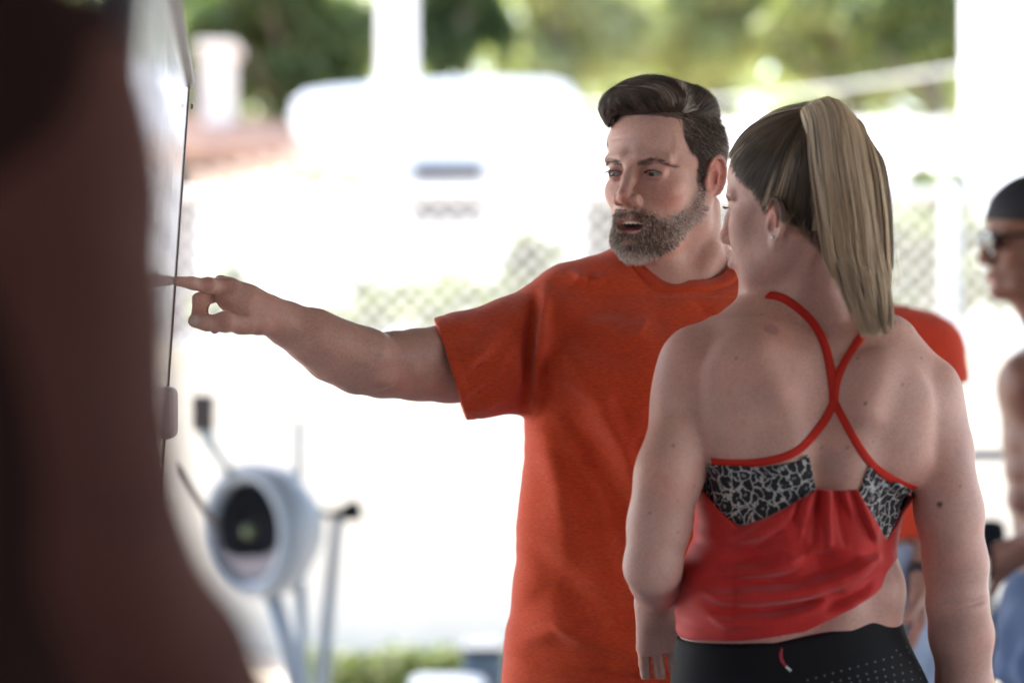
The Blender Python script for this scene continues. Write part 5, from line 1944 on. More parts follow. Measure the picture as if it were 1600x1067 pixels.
def lathe(bm, prof, O, ax, n=40, mi=0, closed=False):
    "prof: (along, radius) pairs turned about ax through O"
    ax = Vector(ax).normalized()
    e = ax.cross(Vector((0, 0, 1))).normalized()
    g = ax.cross(e)
    rings = []
    for z, r in prof:
        rings.append([bm.verts.new(Vector(O) + ax * z + (e * math.cos(a) + g * math.sin(a)) * max(r, 1e-4)) for a in [2 * math.pi * j / n for j in range(n)]])
    k_ = len(rings)
    for i in range(k_ if closed else k_ - 1):
        for j in range(n):
            f = bm.faces.new([rings[i][j], rings[i][(j + 1) % n], rings[(i + 1) % k_][(j + 1) % n], rings[(i + 1) % k_][j]])
            f.material_index = mi
            f.smooth = True


def sheet(name, pts, material, **kw):
    bm = bmesh.new()
    bm.faces.new([bm.verts.new(q) for q in pts])
    return bm_obj(name, bm, material, **kw)


def leaves(name, centers, radii, count, size, mats_, parent=None, seed=0, flat=1.0, hollow=.5, **kw):
    "small leaf faces spread through lumpy clumps"
    r2 = np.random.default_rng(seed)
    centers, radii = np.array(centers, float), np.array(radii, float)
    if radii.ndim == 1:
        radii = np.repeat(radii[:, None], 3, 1)
    vol = radii.prod(1) ** .67
    i = r2.choice(len(centers), count, p=vol / vol.sum())
    d = r2.normal(size=(count, 3))
    d /= np.linalg.norm(d, axis=1, keepdims=True)
    rad = (hollow + (1 - hollow) * r2.random(count)) ** .5
    rad *= 1 + .12 * np.sin(d[:, 0] * 7 + i) * np.cos(d[:, 2] * 6 + i * 1.7)
    c = centers[i] + d * radii[i] * rad[:, None]
    nrm = d * .7 + r2.normal(size=(count, 3)) * .7 + np.array([0, 0, .4])
    nrm /= np.linalg.norm(nrm, axis=1, keepdims=True)
    t = np.cross(nrm, r2.normal(size=(count, 3)))
    t /= np.linalg.norm(t, axis=1, keepdims=True)
    b = np.cross(nrm, t)
    s = size * r2.uniform(.6, 1.35, count)[:, None]
    V = np.stack([c - t * s, c + b * s * .45 + nrm * s * .12, c + t * s, c - b * s * .45 + nrm * s * .12], 1).reshape(-1, 3)
    F = np.arange(count * 4).reshape(-1, 4)
    mi = (r2.random(count) * len(mats_)).astype(int)
    return link(name, mesh_from(name, [(V, F)], mats_, smooth=False, fmat=mi), parent, **kw)


def leaf_mat(name, c):
    m = mat(name, c, .5)
    t = m.node_tree
    b = t.nodes['Principled BSDF']
    tr_ = t.nodes.new('ShaderNodeBsdfTranslucent')
    tr_.inputs[0].default_value = (c[0] * 1.6, c[1] * 1.7, c[2] * .8, 1)
    mx = t.nodes.new('ShaderNodeMixShader')
    mx.inputs[0].default_value = .4
    o = t.nodes['Material Output']
    t.links.new(b.outputs[0], mx.inputs[1])
    t.links.new(tr_.outputs[0], mx.inputs[2])
    t.links.new(mx.outputs[0], o.inputs[0])
    return m


def build_place():
    g = mat('pale_ground', (.60, .53, .43), .9, base2=(.54, .47, .38), nscale=.6, bump=.6, bscale=30)
    sheet('ground', [(-400, -300, 0), (400, -300, 0), (400, 900, 0), (-400, 900, 0)], g, kind='structure')
    # workout slab under the roof
    bm = bmesh.new()
    box(bm, (0, .2, .004), (13, 10.4, .008))
    bm_obj('concrete_floor', bm, mat('grey_concrete', (.20, .19, .18), .8, base2=(.15, .145, .14), nscale=2, bump=.4, bscale=60), kind='structure')
    # open shelter overhead (out of the picture; it is what shades the people)
    sh = thing('shelter', 'open sided gym shelter roof that shades the group, out of view overhead', 'shelter', (0, 0, 0))
    dk = mat('shelter_metal', (.10, .095, .09), .6)
    bm = bmesh.new()
    box(bm, (ROOF_CX, ROOF_Y1 / 2 - 3.0, 3.05), (ROOF_W, ROOF_Y1 + 6.0, .08))
    bm_obj('roof', bm, dk, sh)
    bm = bmesh.new()
    box(bm, (ROOF_CX, -6.0, 1.5), (ROOF_W, .1, 3.0))
    bm_obj('rear_wall', bm, mat('dark_wall', (.07, .06, .06), .8), sh)  # unseen wall added behind the camera to dim the light from there
    for sx in (-1, 1):
        for y in (2.2, ROOF_Y1 - .2):
            bm = bmesh.new()
            box(bm, (ROOF_X0 + .1 if sx < 0 else ROOF_X1 - .1, y, 1.5), (.1, .1, 3.02), .006)
            bm_obj('post', bm, dk, sh)

    # --- fence: top rail, posts, wire mesh
    DF = 11.0
    kf = K * DF
    white = mat('white_paint', (.52, .52, .51), .5)
    wire = mat('galvanised_wire', (.75, .75, .73), .45, metal=.3)
    fe = thing('chain_link_fence', 'chain link fence with white posts running behind the gym equipment', 'fence', (0, DF, 0))
    ztop = P(0, 294, DF).z
    xs = [P(1485 + 1030 * i, 0, DF).x for i in (-4, -3, -2, -1, 0, 1, 2)]
    for i, x in enumerate(xs):
        bm = bmesh.new()
        tube(bm, [(x, DF, 0), (x, DF, ztop + .02)], .045 if x > 2 else .038, 14)
        bm_obj('post', bm, white, fe)
        bm = bmesh.new()
        lathe(bm, [(0, .062), (.02, .062), (.035, .052), (.060, .018), (.085, .010), (.086, 0)], (x, DF, ztop + .022), (0, 0, 1), 14)
        bm_obj('post_cap', bm, mat('cap_black', (.02, .02, .025), .5), fe)
    bm = bmesh.new()
    tube(bm, [(xs[0], DF, ztop - .03), (xs[-1], DF, ztop - .03)], .024, 8)
    bm_obj('top_rail', bm, white, fe)
    bm = bmesh.new()
    tube(bm, [(xs[0], DF - .0, P(0, 548, DF).z + .04), (xs[-1], DF, P(0, 548, DF).z + .04)], .015, 8)
    bm_obj('bottom_rail', bm, white, fe)
    # wire mesh
    pitch = .085
    x0, x1, z0, z1 = xs[2] - .5, xs[-1], P(0, 556, DF).z + .04, ztop - .05
    vs, fs = [], []
    r = .0036
    H_ = z1 - z0
    for sgn in (-1, 1):
        n = int((x1 - x0 + H_) / pitch)
        for i in range(n):
            xa = x0 - (H_ if sgn > 0 else 0) + i * pitch
            a = Vector((xa, DF + sgn * .004, z0 if sgn > 0 else z0))
            b = Vector((xa + sgn * H_, DF + sgn * .004, z1))
            d = (b - a).normalized()
            e = Vector((0, 1, 0)) * r
            f = d.cross(Vector((0, 1, 0))).normalized() * r
            base = len(vs)
            for q in (a, b):
                vs += [q + e, q + f, q - e, q - f]
            for j in range(4):
                fs.append([base + j, base + (j + 1) % 4, base + 4 + (j + 1) % 4, base + 4 + j])
    link('wire_mesh', mesh_from('wire_mesh', [(np.array([tuple(v) for v in vs]), np.array(fs))], wire, smooth=False), fe, kind='stuff')

    # low rendered wall the fence stands on
    zw = P(0, 556, DF).z
    bm = bmesh.new()
    box(bm, (0, DF, zw / 2), (46, .16, zw))
    box(bm, (0, DF, zw + .02), (46, .22, .05), .008)
    o = bm_obj('garden_wall', bm, mat('cream_wall', (.82, .79, .71), .85, base2=(.77, .74, .66), nscale=4))
    o['label'] = 'low cream rendered wall under the chain link fence'
    o['category'] = 'wall'

    # --- motorhome
    DM = 17.0
    mh = thing('motorhome', 'white motorhome parked behind the fence with two grey windows', 'motorhome', (P(680, 0, DM).x, DM, 0))
    paint = mat('white_gloss', (.62, .62, .63), .25, coat=.4)
    q0, q1 = P(512, 0, DM), P(905, 0, DM)
    zt = P(0, 122, DM).z
    zb = P(0, 465, DM).z
    prof = [(505, 465), (505, 240), (478, 225), (456, 200), (452, 165), (462, 146), (500, 138), (640, 126), (800, 121), (880, 124), (902, 140), (910, 175), (912, 465), (912, 545), (505, 545)]
    bm = bmesh.new()
    front = [bm.verts.new(P(x, y, DM)) for x, y in prof]
    back = [bm.verts.new(v.co + Vector((-.4, 5.6, 0))) for v in front]
    bm.faces.new(front)
    bm.faces.new(back[::-1])
    for i in range(len(prof)):
        j = (i + 1) % len(prof)
        bm.faces.new([front[j], front[i], back[i], back[j]])
    bmesh.ops.recalc_face_normals(bm, faces=bm.faces)
    bmesh.ops.bevel(bm, geom=[e for e in bm.edges], offset=.05, segments=3, affect='EDGES')
    bm_obj('body', bm, paint, mh)
    glass = mat('dim_glass', (.02, .022, .024), .15)
    trim = mat('grey_trim', (.30, .30, .31), .5)
    for (a, b, c, d) in ((640, 250, 762, 285), (640, 300, 762, 352)):
        pa, pb = P(a, d, DM - .03), P(b if False else c, b, DM - .03)
        bm = bmesh.new()
        box(bm, ((pa.x + pb.x) / 2, DM - .02, (pa.z + pb.z) / 2), (pb.x - pa.x, .05, pb.z - pa.z), .02)
        wn = bm_obj('window', bm, trim, mh)
        bm = bmesh.new()
        box(bm, ((pa.x + pb.x) / 2, DM - .05, (pa.z + pb.z) / 2), (pb.x - pa.x - .07, .02, pb.z - pa.z - .05), .005)
        bm_obj('pane', bm, mat('window_pane', (.045, .047, .05), .4), wn)
    bm = bmesh.new()
    pa, pb = P(785, 535, DM), P(880, 250, DM)
    box(bm, ((pa.x + pb.x) / 2, DM - .012, (pa.z + pb.z) / 2), (pb.x - pa.x, .03, pb.z - pa.z), .01)
    bm_obj('door', bm, mat('door_white', (.74, .74, .74), .35), mh)
    bm = bmesh.new()
    pa, pb = P(505, 366, DM), P(912, 372, DM)
    box(bm, ((pa.x + pb.x) / 2, DM - .006, pa.z), (pb.x - pa.x - .1, .02, .10), .004)
    bm_obj('stripe', bm, mat('stripe_grey', (.55, .55, .56), .4), mh)
    for x in (585, 830):
        bm = bmesh.new()
        c = P(x, 0, DM)
        lathe(bm, [(-.12, .22), (-.12, .33), (-.09, .36), (.09, .36), (.12, .33), (.12, .22)], (c.x, DM + .22, .36), (0, 1, 0), 24)
        w_ = bm_obj('wheel', bm, mat('tyre', (.02, .02, .02), .8), mh)
        bm = bmesh.new()
        lathe(bm, [(-.125, 0.001), (-.13, .06), (-.10, .10), (-.11, .20), (-.08, .215), (.05, .215), (.05, .001)], (c.x, DM + .22, .36), (0, 1, 0), 24)
        bm_obj('rim', bm, mat('rim_steel', (.5, .5, .52), .3, metal=.8), w_)
    bm = bmesh.new()
    a, b = P(505, 0, DM), P(912, 0, DM)
    box(bm, ((a.x + b.x) / 2 - .2, DM + 2.8, .85), (b.x - a.x - .1, 5.2, .95), .03)
    bm_obj('skirt', bm, mat('skirt_white', (.70, .70, .70), .5), mh)

    # --- house to the left with a low tiled roof
    DH = 24.0
    ho = thing('house', 'pale house with a low terracotta roof and a porch, left of the motorhome', 'house', (P(250, 0, DH).x, DH, 0))
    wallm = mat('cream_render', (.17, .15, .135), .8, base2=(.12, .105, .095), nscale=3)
    P1 = lambda x, y, d=DH: P(x, y, d)
    a, b = P1(-260, 0), P1(560, 0)
    zt = P1(0, 232).z
    bm = bmesh.new()
    box(bm, ((a.x + b.x) / 2, DH + 3, zt / 2), (b.x - a.x, 6, zt))
    bm_obj('wall', bm, wallm, ho)
    bm = bmesh.new()
    r0 = [P1(-330, 240, DH - .7), P1(590, 240, DH - .7), P1(590, 240, DH + 7.2), P1(-330, 240, DH + 7.2)]
    zr = P1(0, 142).z
    z_e = P1(0, 236).z
    pts_ = [(q.x, q.y, z_e) for q in r0]
    rid = [(P1(-240, 0).x, DH + 3, zr), (P1(300, 0).x, DH + 3, zr)]
    vv = [bm.verts.new(q) for q in pts_ + rid]
    vl = [bm.verts.new((q[0], q[1], q[2] - .14)) for q in pts_]
    for f in ([0, 1, 5, 4], [1, 2, 5], [2, 3, 4, 5], [3, 0, 4]):
        bm.faces.new([vv[i] for i in f])
    for i in range(4):
        j = (i + 1) % 4
        bm.faces.new([vv[i], vl[i], vl[j], vv[j]])
    bm.faces.new(vl)
    rf = bm_obj('roof', bm, mat('terracotta', (.26, .15, .10), .8, base2=(.20, .11, .08), nscale=6, stretch=(1, 1, 1)), ho)
    # rows of tiles across the slope we see
    tl = bmesh.new()
    tile = mat('roof_tile', (.28, .17, .12), .8, base2=(.20, .12, .09), nscale=2)
    n = 0
    for i in range(9):
        t = (i + .5) / 9
        y = DH - .7 + t * 3.7
        z = z_e + t * (zr - z_e)
        xa = pts_[0][0] + t * (rid[0][0] - pts_[0][0])
        xb = pts_[1][0] + t * (rid[1][0] - pts_[1][0])
        tube(tl, [(xa, y, z + .02), (xb, y, z + .02)], .05, 6)
    bm_obj('tile_rows', tl, tile, rf, kind='stuff')
    bm = bmesh.new()
    ca, cb = P1(290, 160), P1(334, 56)
    box(bm, ((ca.x + cb.x) / 2, DH + 1.6, (zr - .6 + cb.z) / 2), (cb.x - ca.x, .6, cb.z - zr + .8), .02)
    box(bm, ((ca.x + cb.x) / 2, DH + 1.6, cb.z + .04), (cb.x - ca.x + .12, .72, .12), .02)
    bm_obj('chimney', bm, mat('chimney_render', (.62, .55, .48), .8), rf)
    for (x0, y0, x1, y1) in ((318, 335, 372, 470), (500, 300, 545, 420), (180, 320, 240, 420)):
        pa, pb = P1(x0, y1), P1(x1, y0)
        bm = bmesh.new()
        box(bm, ((pa.x + pb.x) / 2, DH - .02, (pa.z + pb.z) / 2), (pb.x - pa.x, .10, pb.z - pa.z), .01)
        wn = bm_obj('window', bm, mat('window_frame', (.7, .7, .68), .5), ho)
        bm = bmesh.new()
        box(bm, ((pa.x + pb.x) / 2, DH - .08, (pa.z + pb.z) / 2), (pb.x - pa.x - .16, .02, pb.z - pa.z - .16))
        bm_obj('pane', bm, glass, wn)
    # porch beam and posts
    DP = 15.0
    po = thing('pergola', 'pale timber pergola with white posts between the house and the motorhome', 'pergola', (P(390, 0, DP).x, DP, 0))
    wood = mat('pale_timber', (.55, .42, .32), .7, base2=(.46, .34, .26), nscale=5, stretch=(1, 1, 8))
    bm = bmesh.new()
    a, b = P(318, 316, DP), P(520, 272, DP)
    tube(bm, [a, b], .085, 4)
    bm_obj('beam', bm, wood, po)
    bm = bmesh.new()
    tube(bm, [a + Vector((.1, 1.6, .1)), b + Vector((.1, 1.6, .1))], .085, 4)
    bm_obj('beam', bm, wood, po)
    for i, x in enumerate((332, 400, 435, 512)):
        t = (x - 318) / 202
        z = a.z + t * (b.z - a.z)
        for dy in (0, 1.6):
            bm = bmesh.new()
            c = P(x, 0, DP)
            box(bm, (c.x, DP + dy, z / 2 - .03), (.14, .14, z - .06), .01)
            bm_obj('post', bm, white, po)
    for i in range(7):
        t = i / 6
        c = a.lerp(b, t)
        bm = bmesh.new()
        box(bm, (c.x, DP + .8, c.z + .13), (.05, 2.2, .09), .005)
        bm_obj('rafter', bm, wood, po)

    # --- tall pale pole, and the white building at the right edge
    DPo = 21.0
    a = P(621, 0, DPo)
    bm = bmesh.new()
    tube(bm, [(a.x, DPo, 0), (a.x, DPo, 4), (a.x, DPo, 9.5)], [.17, .16, .13], 18)
    po2 = bm_obj('utility_pole', bm, mat('pole_concrete', (.66, .62, .58), .7), smooth=True)
    po2['label'] = 'thick pale utility pole rising behind the motorhome roof'
    po2['category'] = 'pole'
    DW = 15.0
    wb = thing('building', 'plain white building corner at the upper right edge of the view', 'building', (P(1650, 0, DW).x, DW, 0))
    a, b = P(1533, 0, DW), P(1900, 0, DW)
    bm = bmesh.new()
    box(bm, ((a.x + b.x) / 2, DW + .3, 2.9), (b.x - a.x, .6, 5.8), .02)
    bm_obj('wall', bm, mat('white_render', (.80, .80, .78), .8), wb)
    bm = bmesh.new()
    box(bm, ((a.x + b.x) / 2, DW + .3, 5.9), (b.x - a.x + .3, .9, .16), .02)
    bm_obj('roof_edge', bm, mat('roof_edge_grey', (.5, .5, .5), .6), wb)
    bm = bmesh.new()
    tube(bm, [P(1566, 112, DW - .05), P(1552, 150, DW - .05), P(1541, 200, DW - .05), P(1538, 240, DW - .05)], .035, 8)
    bm_obj('drain_pipe', bm, mat('pipe_grey', (.42, .42, .44), .5), wb)

    # cables
    cm = mat('cable_grey', (.62, .62, .60), .5)
    for i, (x0, y0, x1, y1, d, lab) in enumerate(((620, 150, 1560, 96, 19, 'upper pale overhead cable crossing behind the heads'), (620, 196, 1560, 178, 19.4, 'lower pale overhead cable crossing behind the heads'))):
        pts_ = []
        for t in np.linspace(0, 1, 17):
            q = P(x0 + (x1 - x0) * t, y0 + (y1 - y0) * t, d + 0 * t)
            q.z -= .45 * math.sin(math.pi * t) * .4
            pts_.append(q)
        bm = bmesh.new()
        tube(bm, pts_, .013, 8)
        o = bm_obj('overhead_cable', bm, cm)
        o['label'] = lab
        o['category'] = 'cable'
        o['group'] = 'cables above the yard'

    # low white garden wall and shed forms further right: pale roofs
    DS = 20.0
    rb = thing('shed', 'long low white shed behind the fence between the heads and the right edge', 'shed', (P(1250, 0, DS).x, DS, 0))
    a, b = P(930, 0, DS), P(1525, 0, DS)
    z1_ = P(0, 300, DS).z
    bm = bmesh.new()
    box(bm, ((a.x + b.x) / 2, DS + 1.5, z1_ / 2), (b.x - a.x, 3, z1_))
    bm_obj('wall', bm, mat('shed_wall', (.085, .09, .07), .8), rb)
    bm = bmesh.new()
    Rm = Matrix.Rotation(R(14), 3, 'X')
    box(bm, ((a.x + b.x) / 2, DS + 1.2, z1_ + .36), (b.x - a.x + .5, 3.8, .09), rot=Rm)
    bm_obj('roof', bm, mat('shed_roof', (.30, .29, .27), .6), rb)
    bm = bmesh.new()
    pa, pb = P(1400, 225, DS - .1), P(1500, 212, DS - .1)
    box(bm, ((a.x + b.x) / 2 + 1.0, DS - .55, z1_ + .02), (2.2, .06, .05))
    bm_obj('shadow_strip', bm, mat('shadow_strip_green', (.10, .12, .09), .6), rb)  # dark green strip standing in for a shadow line along the shed
    for x in np.linspace(a.x + .4, b.x - .4, 9):
        bm = bmesh.new()
        box(bm, (x, DS - .005, z1_ / 2), (.05, .03, z1_ - .02))
        bm_obj('batten', bm, bpy.data.materials['shed_wall'], rb)

    # --- trees
    lms = [leaf_mat('leaf_dark', (.030, .055, .018)), leaf_mat('leaf_mid', (.060, .095, .028)), leaf_mat('leaf_light', (.12, .15, .05))]
    pale = [leaf_mat('leaf_olive', (.22, .25, .10)), leaf_mat('leaf_yellow', (.34, .35, .17)), leaf_mat('leaf_grey', (.26, .28, .18))]
    bark = mat('bark', (.09, .07, .05), .9, bump=.8, bscale=30)

    def tree(x, y, d, rx, ry, lab, mats_, count, size, seed, group='trees behind the yard'):
        "x, y, rx, ry in photo pixels at distance d"
        r2 = np.random.default_rng(seed)
        c = P(x, y, d)
        kk = K * d
        t = thing('tree', lab, 'tree', (c.x, d, 0), group)
        base = Vector((c.x, d, 0))
        top = Vector((c.x, d, c.z))
        bm = bmesh.new()
        w_ = .16 + .02 * rx * kk
        tube(bm, [base, base.lerp(top, .5) + Vector((.1, 0, 0)), top + Vector((0, 0, ry * kk * .5))], [w_, w_ * .75, w_ * .25], 10)
        for i in range(6):
            a_ = i * 1.05 + r2.random()
            q = base.lerp(top, .55 + .08 * i)
            tube(bm, [q, q + Vector((math.cos(a_) * rx * kk * .4, math.sin(a_) * rx * kk * .4, ry * kk * .35)), q + Vector((math.cos(a_) * rx * kk * .75, math.sin(a_) * rx * kk * .7, ry * kk * .7))], [w_ * .4, w_ * .25, w_ * .08], 7)
        bm_obj('trunk', bm, bark, t)
        n = 26
        cs, rs = [], []
        for i in range(n):
            dd = r2.normal(size=3)
            dd /= np.linalg.norm(dd)
            f = r2.random() ** .4 * .82
            cs.append((c.x + dd[0] * rx * kk * f, d + dd[1] * rx * kk * .8 * f, c.z + dd[2] * ry * kk * f))
            s_ = r2.uniform(.20, .38)
            rs.append((rx * kk * s_, rx * kk * s_, ry * kk * s_ * .9))
        leaves('crown', cs, rs, count, size, mats_, t, seed + 1)

    tree(455, 40, 30, 165, 150, 'dense dark green tree above the house roof, left of the pale pole', lms, 26000, .12, 1)
    tree(720, 10, 32, 105, 120, 'dark tree crown just right of the pale pole', [lms[0], lms[0], lms[1]], 16000, .12, 2)
    tree(300, -10, 33, 110, 110, 'dark green tree behind the chimney of the house', [lms[0], lms[1], pale[0]], 16000, .12, 7)
    tree(900, 40, 36, 150, 130, 'sunlit yellow green tree behind the bearded man', pale, 18000, .13, 3)
    tree(1120, 20, 37, 150, 140, 'sunlit pale green tree above the woman with the ponytail', [pale[0], pale[1], pale[1]], 18000, .13, 4)
    tree(1330, 30, 35, 150, 130, 'pale green tree left of the dark tree by the white building', [pale[0], pale[1], lms[2]], 18000, .13, 5)
    tree(1455, 0, 28, 120, 110, 'mid green leafy tree beside the white building', [lms[0], lms[1], lms[2], pale[0]], 16000, .11, 6)
    tree(100, 40, 26, 160, 150, 'mid green tree at the far left above the dark shoulder', [lms[1], lms[2], pale[0]], 16000, .11, 8)
    # far wood closing the horizon
    cs, rs = [], []
    r2 = np.random.default_rng(12)
    for i in range(110):
        x = -42 + 84 * i / 109 + r2.normal() * .5
        cs.append((x, 52 + r2.normal() * 3, 3.5 + r2.random() * 6.0))
        rs.append((2.6, 2.6, 3.0))
    leaves('far_wood', cs, rs, 70000, .26, [lms[2], pale[0], pale[1], pale[2]], None, 13, kind='stuff')

    # shrubs behind the fence
    for i, (x, y, rx, ry, d, lab) in enumerate(((690, 470, 85, 60, 13, 'round pale green shrub in front of the motorhome'), (380, 500, 90, 70, 12.6, 'grey green shrub behind the pointing hand'),
                                                (560, 510, 70, 45, 12.4, 'low straggly shrub between the two rounder shrubs'), (830, 430, 60, 60, 13.4, 'pale shrub beside the orange sleeve'),
                                                (1440, 420, 90, 90, 13, 'loose pale shrub behind the wire mesh near the white post'), (1560, 470, 70, 70, 12.8, 'pale shrub behind the man with the cap'), (1470, 330, 70, 60, 13.6, 'taller thin shrub above the loose pale shrub behind the wire mesh'))):
        c = P(x, y, d)
        kk = K * d
        t = thing('shrub', lab, 'shrub', (c.x, d, 0), 'shrubs along the fence')
        r3 = np.random.default_rng(50 + i)
        cs, rs = [], []
        bm = bmesh.new()
        for j in range(12):
            dd = r3.normal(size=3) * .45
            q = (c.x + dd[0] * rx * kk, d + dd[1] * .3, max(.2, c.z + dd[2] * ry * kk))
            cs.append(q)
            rs.append((rx * kk * .35, rx * kk * .35, ry * kk * .35))
            tube(bm, [(c.x + dd[0] * .1, d, 0), (c.x + dd[0] * rx * kk * .6, d + dd[1] * .15, q[2] * .5), q], [.014, .01, .004], 5)
        bm_obj('stem', bm, bark, t)
        leaves('foliage', cs, rs, 2600, .05, [pale[2], lms[1], leaf_mat('shrub_leaf', (.14, .15, .10)), lms[2]], t, 60 + i, hollow=.1)

    # low green planting strip at the foot of the yard
    r2 = np.random.default_rng(77)
    DG = 8.9
    cs = [(P(480 + 6.5 * i, 0, DG).x, DG + r2.normal() * .06, .13 + .04 * r2.random()) for i in range(60)]
    cs = [c for c in cs]
    hd = leaves('low_hedge', cs, [(.09, .12, .12)] * len(cs), 22000, .018, [lms[1], lms[2], leaf_mat('hedge_leaf', (.14, .17, .07))], None, 78, hollow=.05, kind='stuff')


ROOF_Y1 = 9.2
ROOF_X0, ROOF_X1 = -4.6, 6.5
ROOF_CX, ROOF_W = (ROOF_X0 + ROOF_X1) / 2, ROOF_X1 - ROOF_X0


def build_board():
    "white board on a stand, seen nearly edge on"
    wb = thing('whiteboard', 'large glossy white board on a stand, seen nearly edge-on, that the man is pointing at', 'whiteboard', (-.38, 2.3, 0))
    A = P(294, 131, 3.10)                 # far top corner
    far_x_top, zt = A.x, A.z
    lean = (P(261, 605, 3.10).x - A.x) / (P(261, 605, 3.10).z - A.z)       # metres of x per metre of z
    zb = .70
    dirv = Vector((.112, -1.0, 0)).normalized()
    L = 1.58
    up = Vector((lean, 0, 1)).normalized()
    nrm = dirv.cross(up).normalized()
    if nrm.x < 0:
        nrm = -nrm
    H_ = (zt - zb) / up.z
    rot = Matrix((dirv, nrm, up)).transposed()
    cen = A + dirv * (L / 2) - up * (H_ / 2)
    surf = mat('board_white', (.74, .74, .76), .16, coat=.3, base2=(.66, .66, .68), nscale=3)
    alu = mat('board_edge', (.10, .10, .115), .4, metal=.5)
    bm = bmesh.new()
    box(bm, cen - nrm * .004, (L - .01, .010, H_ - .01), .001, rot=rot)
    bm_obj('panel', bm, surf, wb)
    e = .0035
    for nm, c, s, m_ in (('frame', A + dirv * (L / 2) - nrm * .001, (L + .004, .020, .010), 1), ('frame', A + dirv * (L / 2) - up * H_ - nrm * .001, (L + .004, .022, .014), 1),
                         ('frame', A - up * (H_ / 2) + dirv * .002 - nrm * .003, (.005, .012, H_ + .008), 1)):
        bm = bmesh.new()
        box(bm, c, s, .001, rot=rot)
        bm_obj(nm, bm, alu, wb)
    bm = bmesh.new()
    box(bm, A + dirv * L - up * (H_ / 2) - nrm * .001, (.034, .028, H_ + .03), .004, rot=rot)
    bm_obj('frame', bm, mat('board_near_edge', (.035, .035, .045), .5), wb)
    for t, z_ in ((.012, .0), (.012, -.028)):      # rivets of the corner plate
        bm = bmesh.new()
        lathe(bm, [(0, .0035), (.002, .003), (.003, .0)], A + dirv * t + up * (z_ - .002) + nrm * .006, nrm, 10)
        bm_obj('rivet', bm, alu, wb)
    # stand
    met = mat('stand_grey', (.25, .25, .26), .4, metal=.6)
    for t in (.10, L - .10):
        q = A + dirv * t - up * (H_ / 2) - nrm * .03
        bm = bmesh.new()
        tube(bm, [q + Vector((0, 0, .1)), Vector((q.x - .02, q.y, .06))], .014, 10)
        bm_obj('leg', bm, met, wb)
        bm = bmesh.new()
        tube(bm, [Vector((q.x - .25, q.y, .05)), Vector((q.x + .20, q.y, .05))], .016, 10)
        bm_obj('foot', bm, met, wb)
    # small rounded plastic eraser holder hung on the far edge
    c = P(262, 645, 3.06)
    bm = bmesh.new()
    box(bm, c, (.022, .05, .066), .010, seg=3)
    bm_obj('eraser_holder', bm, mat('holder_pale', (.62, .52, .52), .5), wb)
    # handwriting, foreshortened until it cannot be read
    ink = mat('marker_ink', (.10, .09, .11), .5)
    r2 = random.Random(4)
    bm = bmesh.new()
    for row in range(7):
        z_ = zt - .05 - row * .055
        u = .10 + r2.random() * .05
        while u < L - .25:
            pts_ = []
            for i in range(6):
                pts_.append(A + dirv * (u + i * .008) - up * ((zt - z_) + r2.uniform(-.016, .016)) + nrm * .0022)
            for i in range(5):
                a, b = pts_[i], pts_[i + 1]
                d_ = (b - a).normalized()
                s_ = nrm.cross(d_) * .0014
                bm.faces.new([bm.verts.new(a - s_), bm.verts.new(a + s_), bm.verts.new(b + s_), bm.verts.new(b - s_)])
            u += .05 + r2.random() * .03
            if r2.random() < .2:
                u += .06
    bm_obj('marker_scribble', bm, ink, wb, kind='stuff')


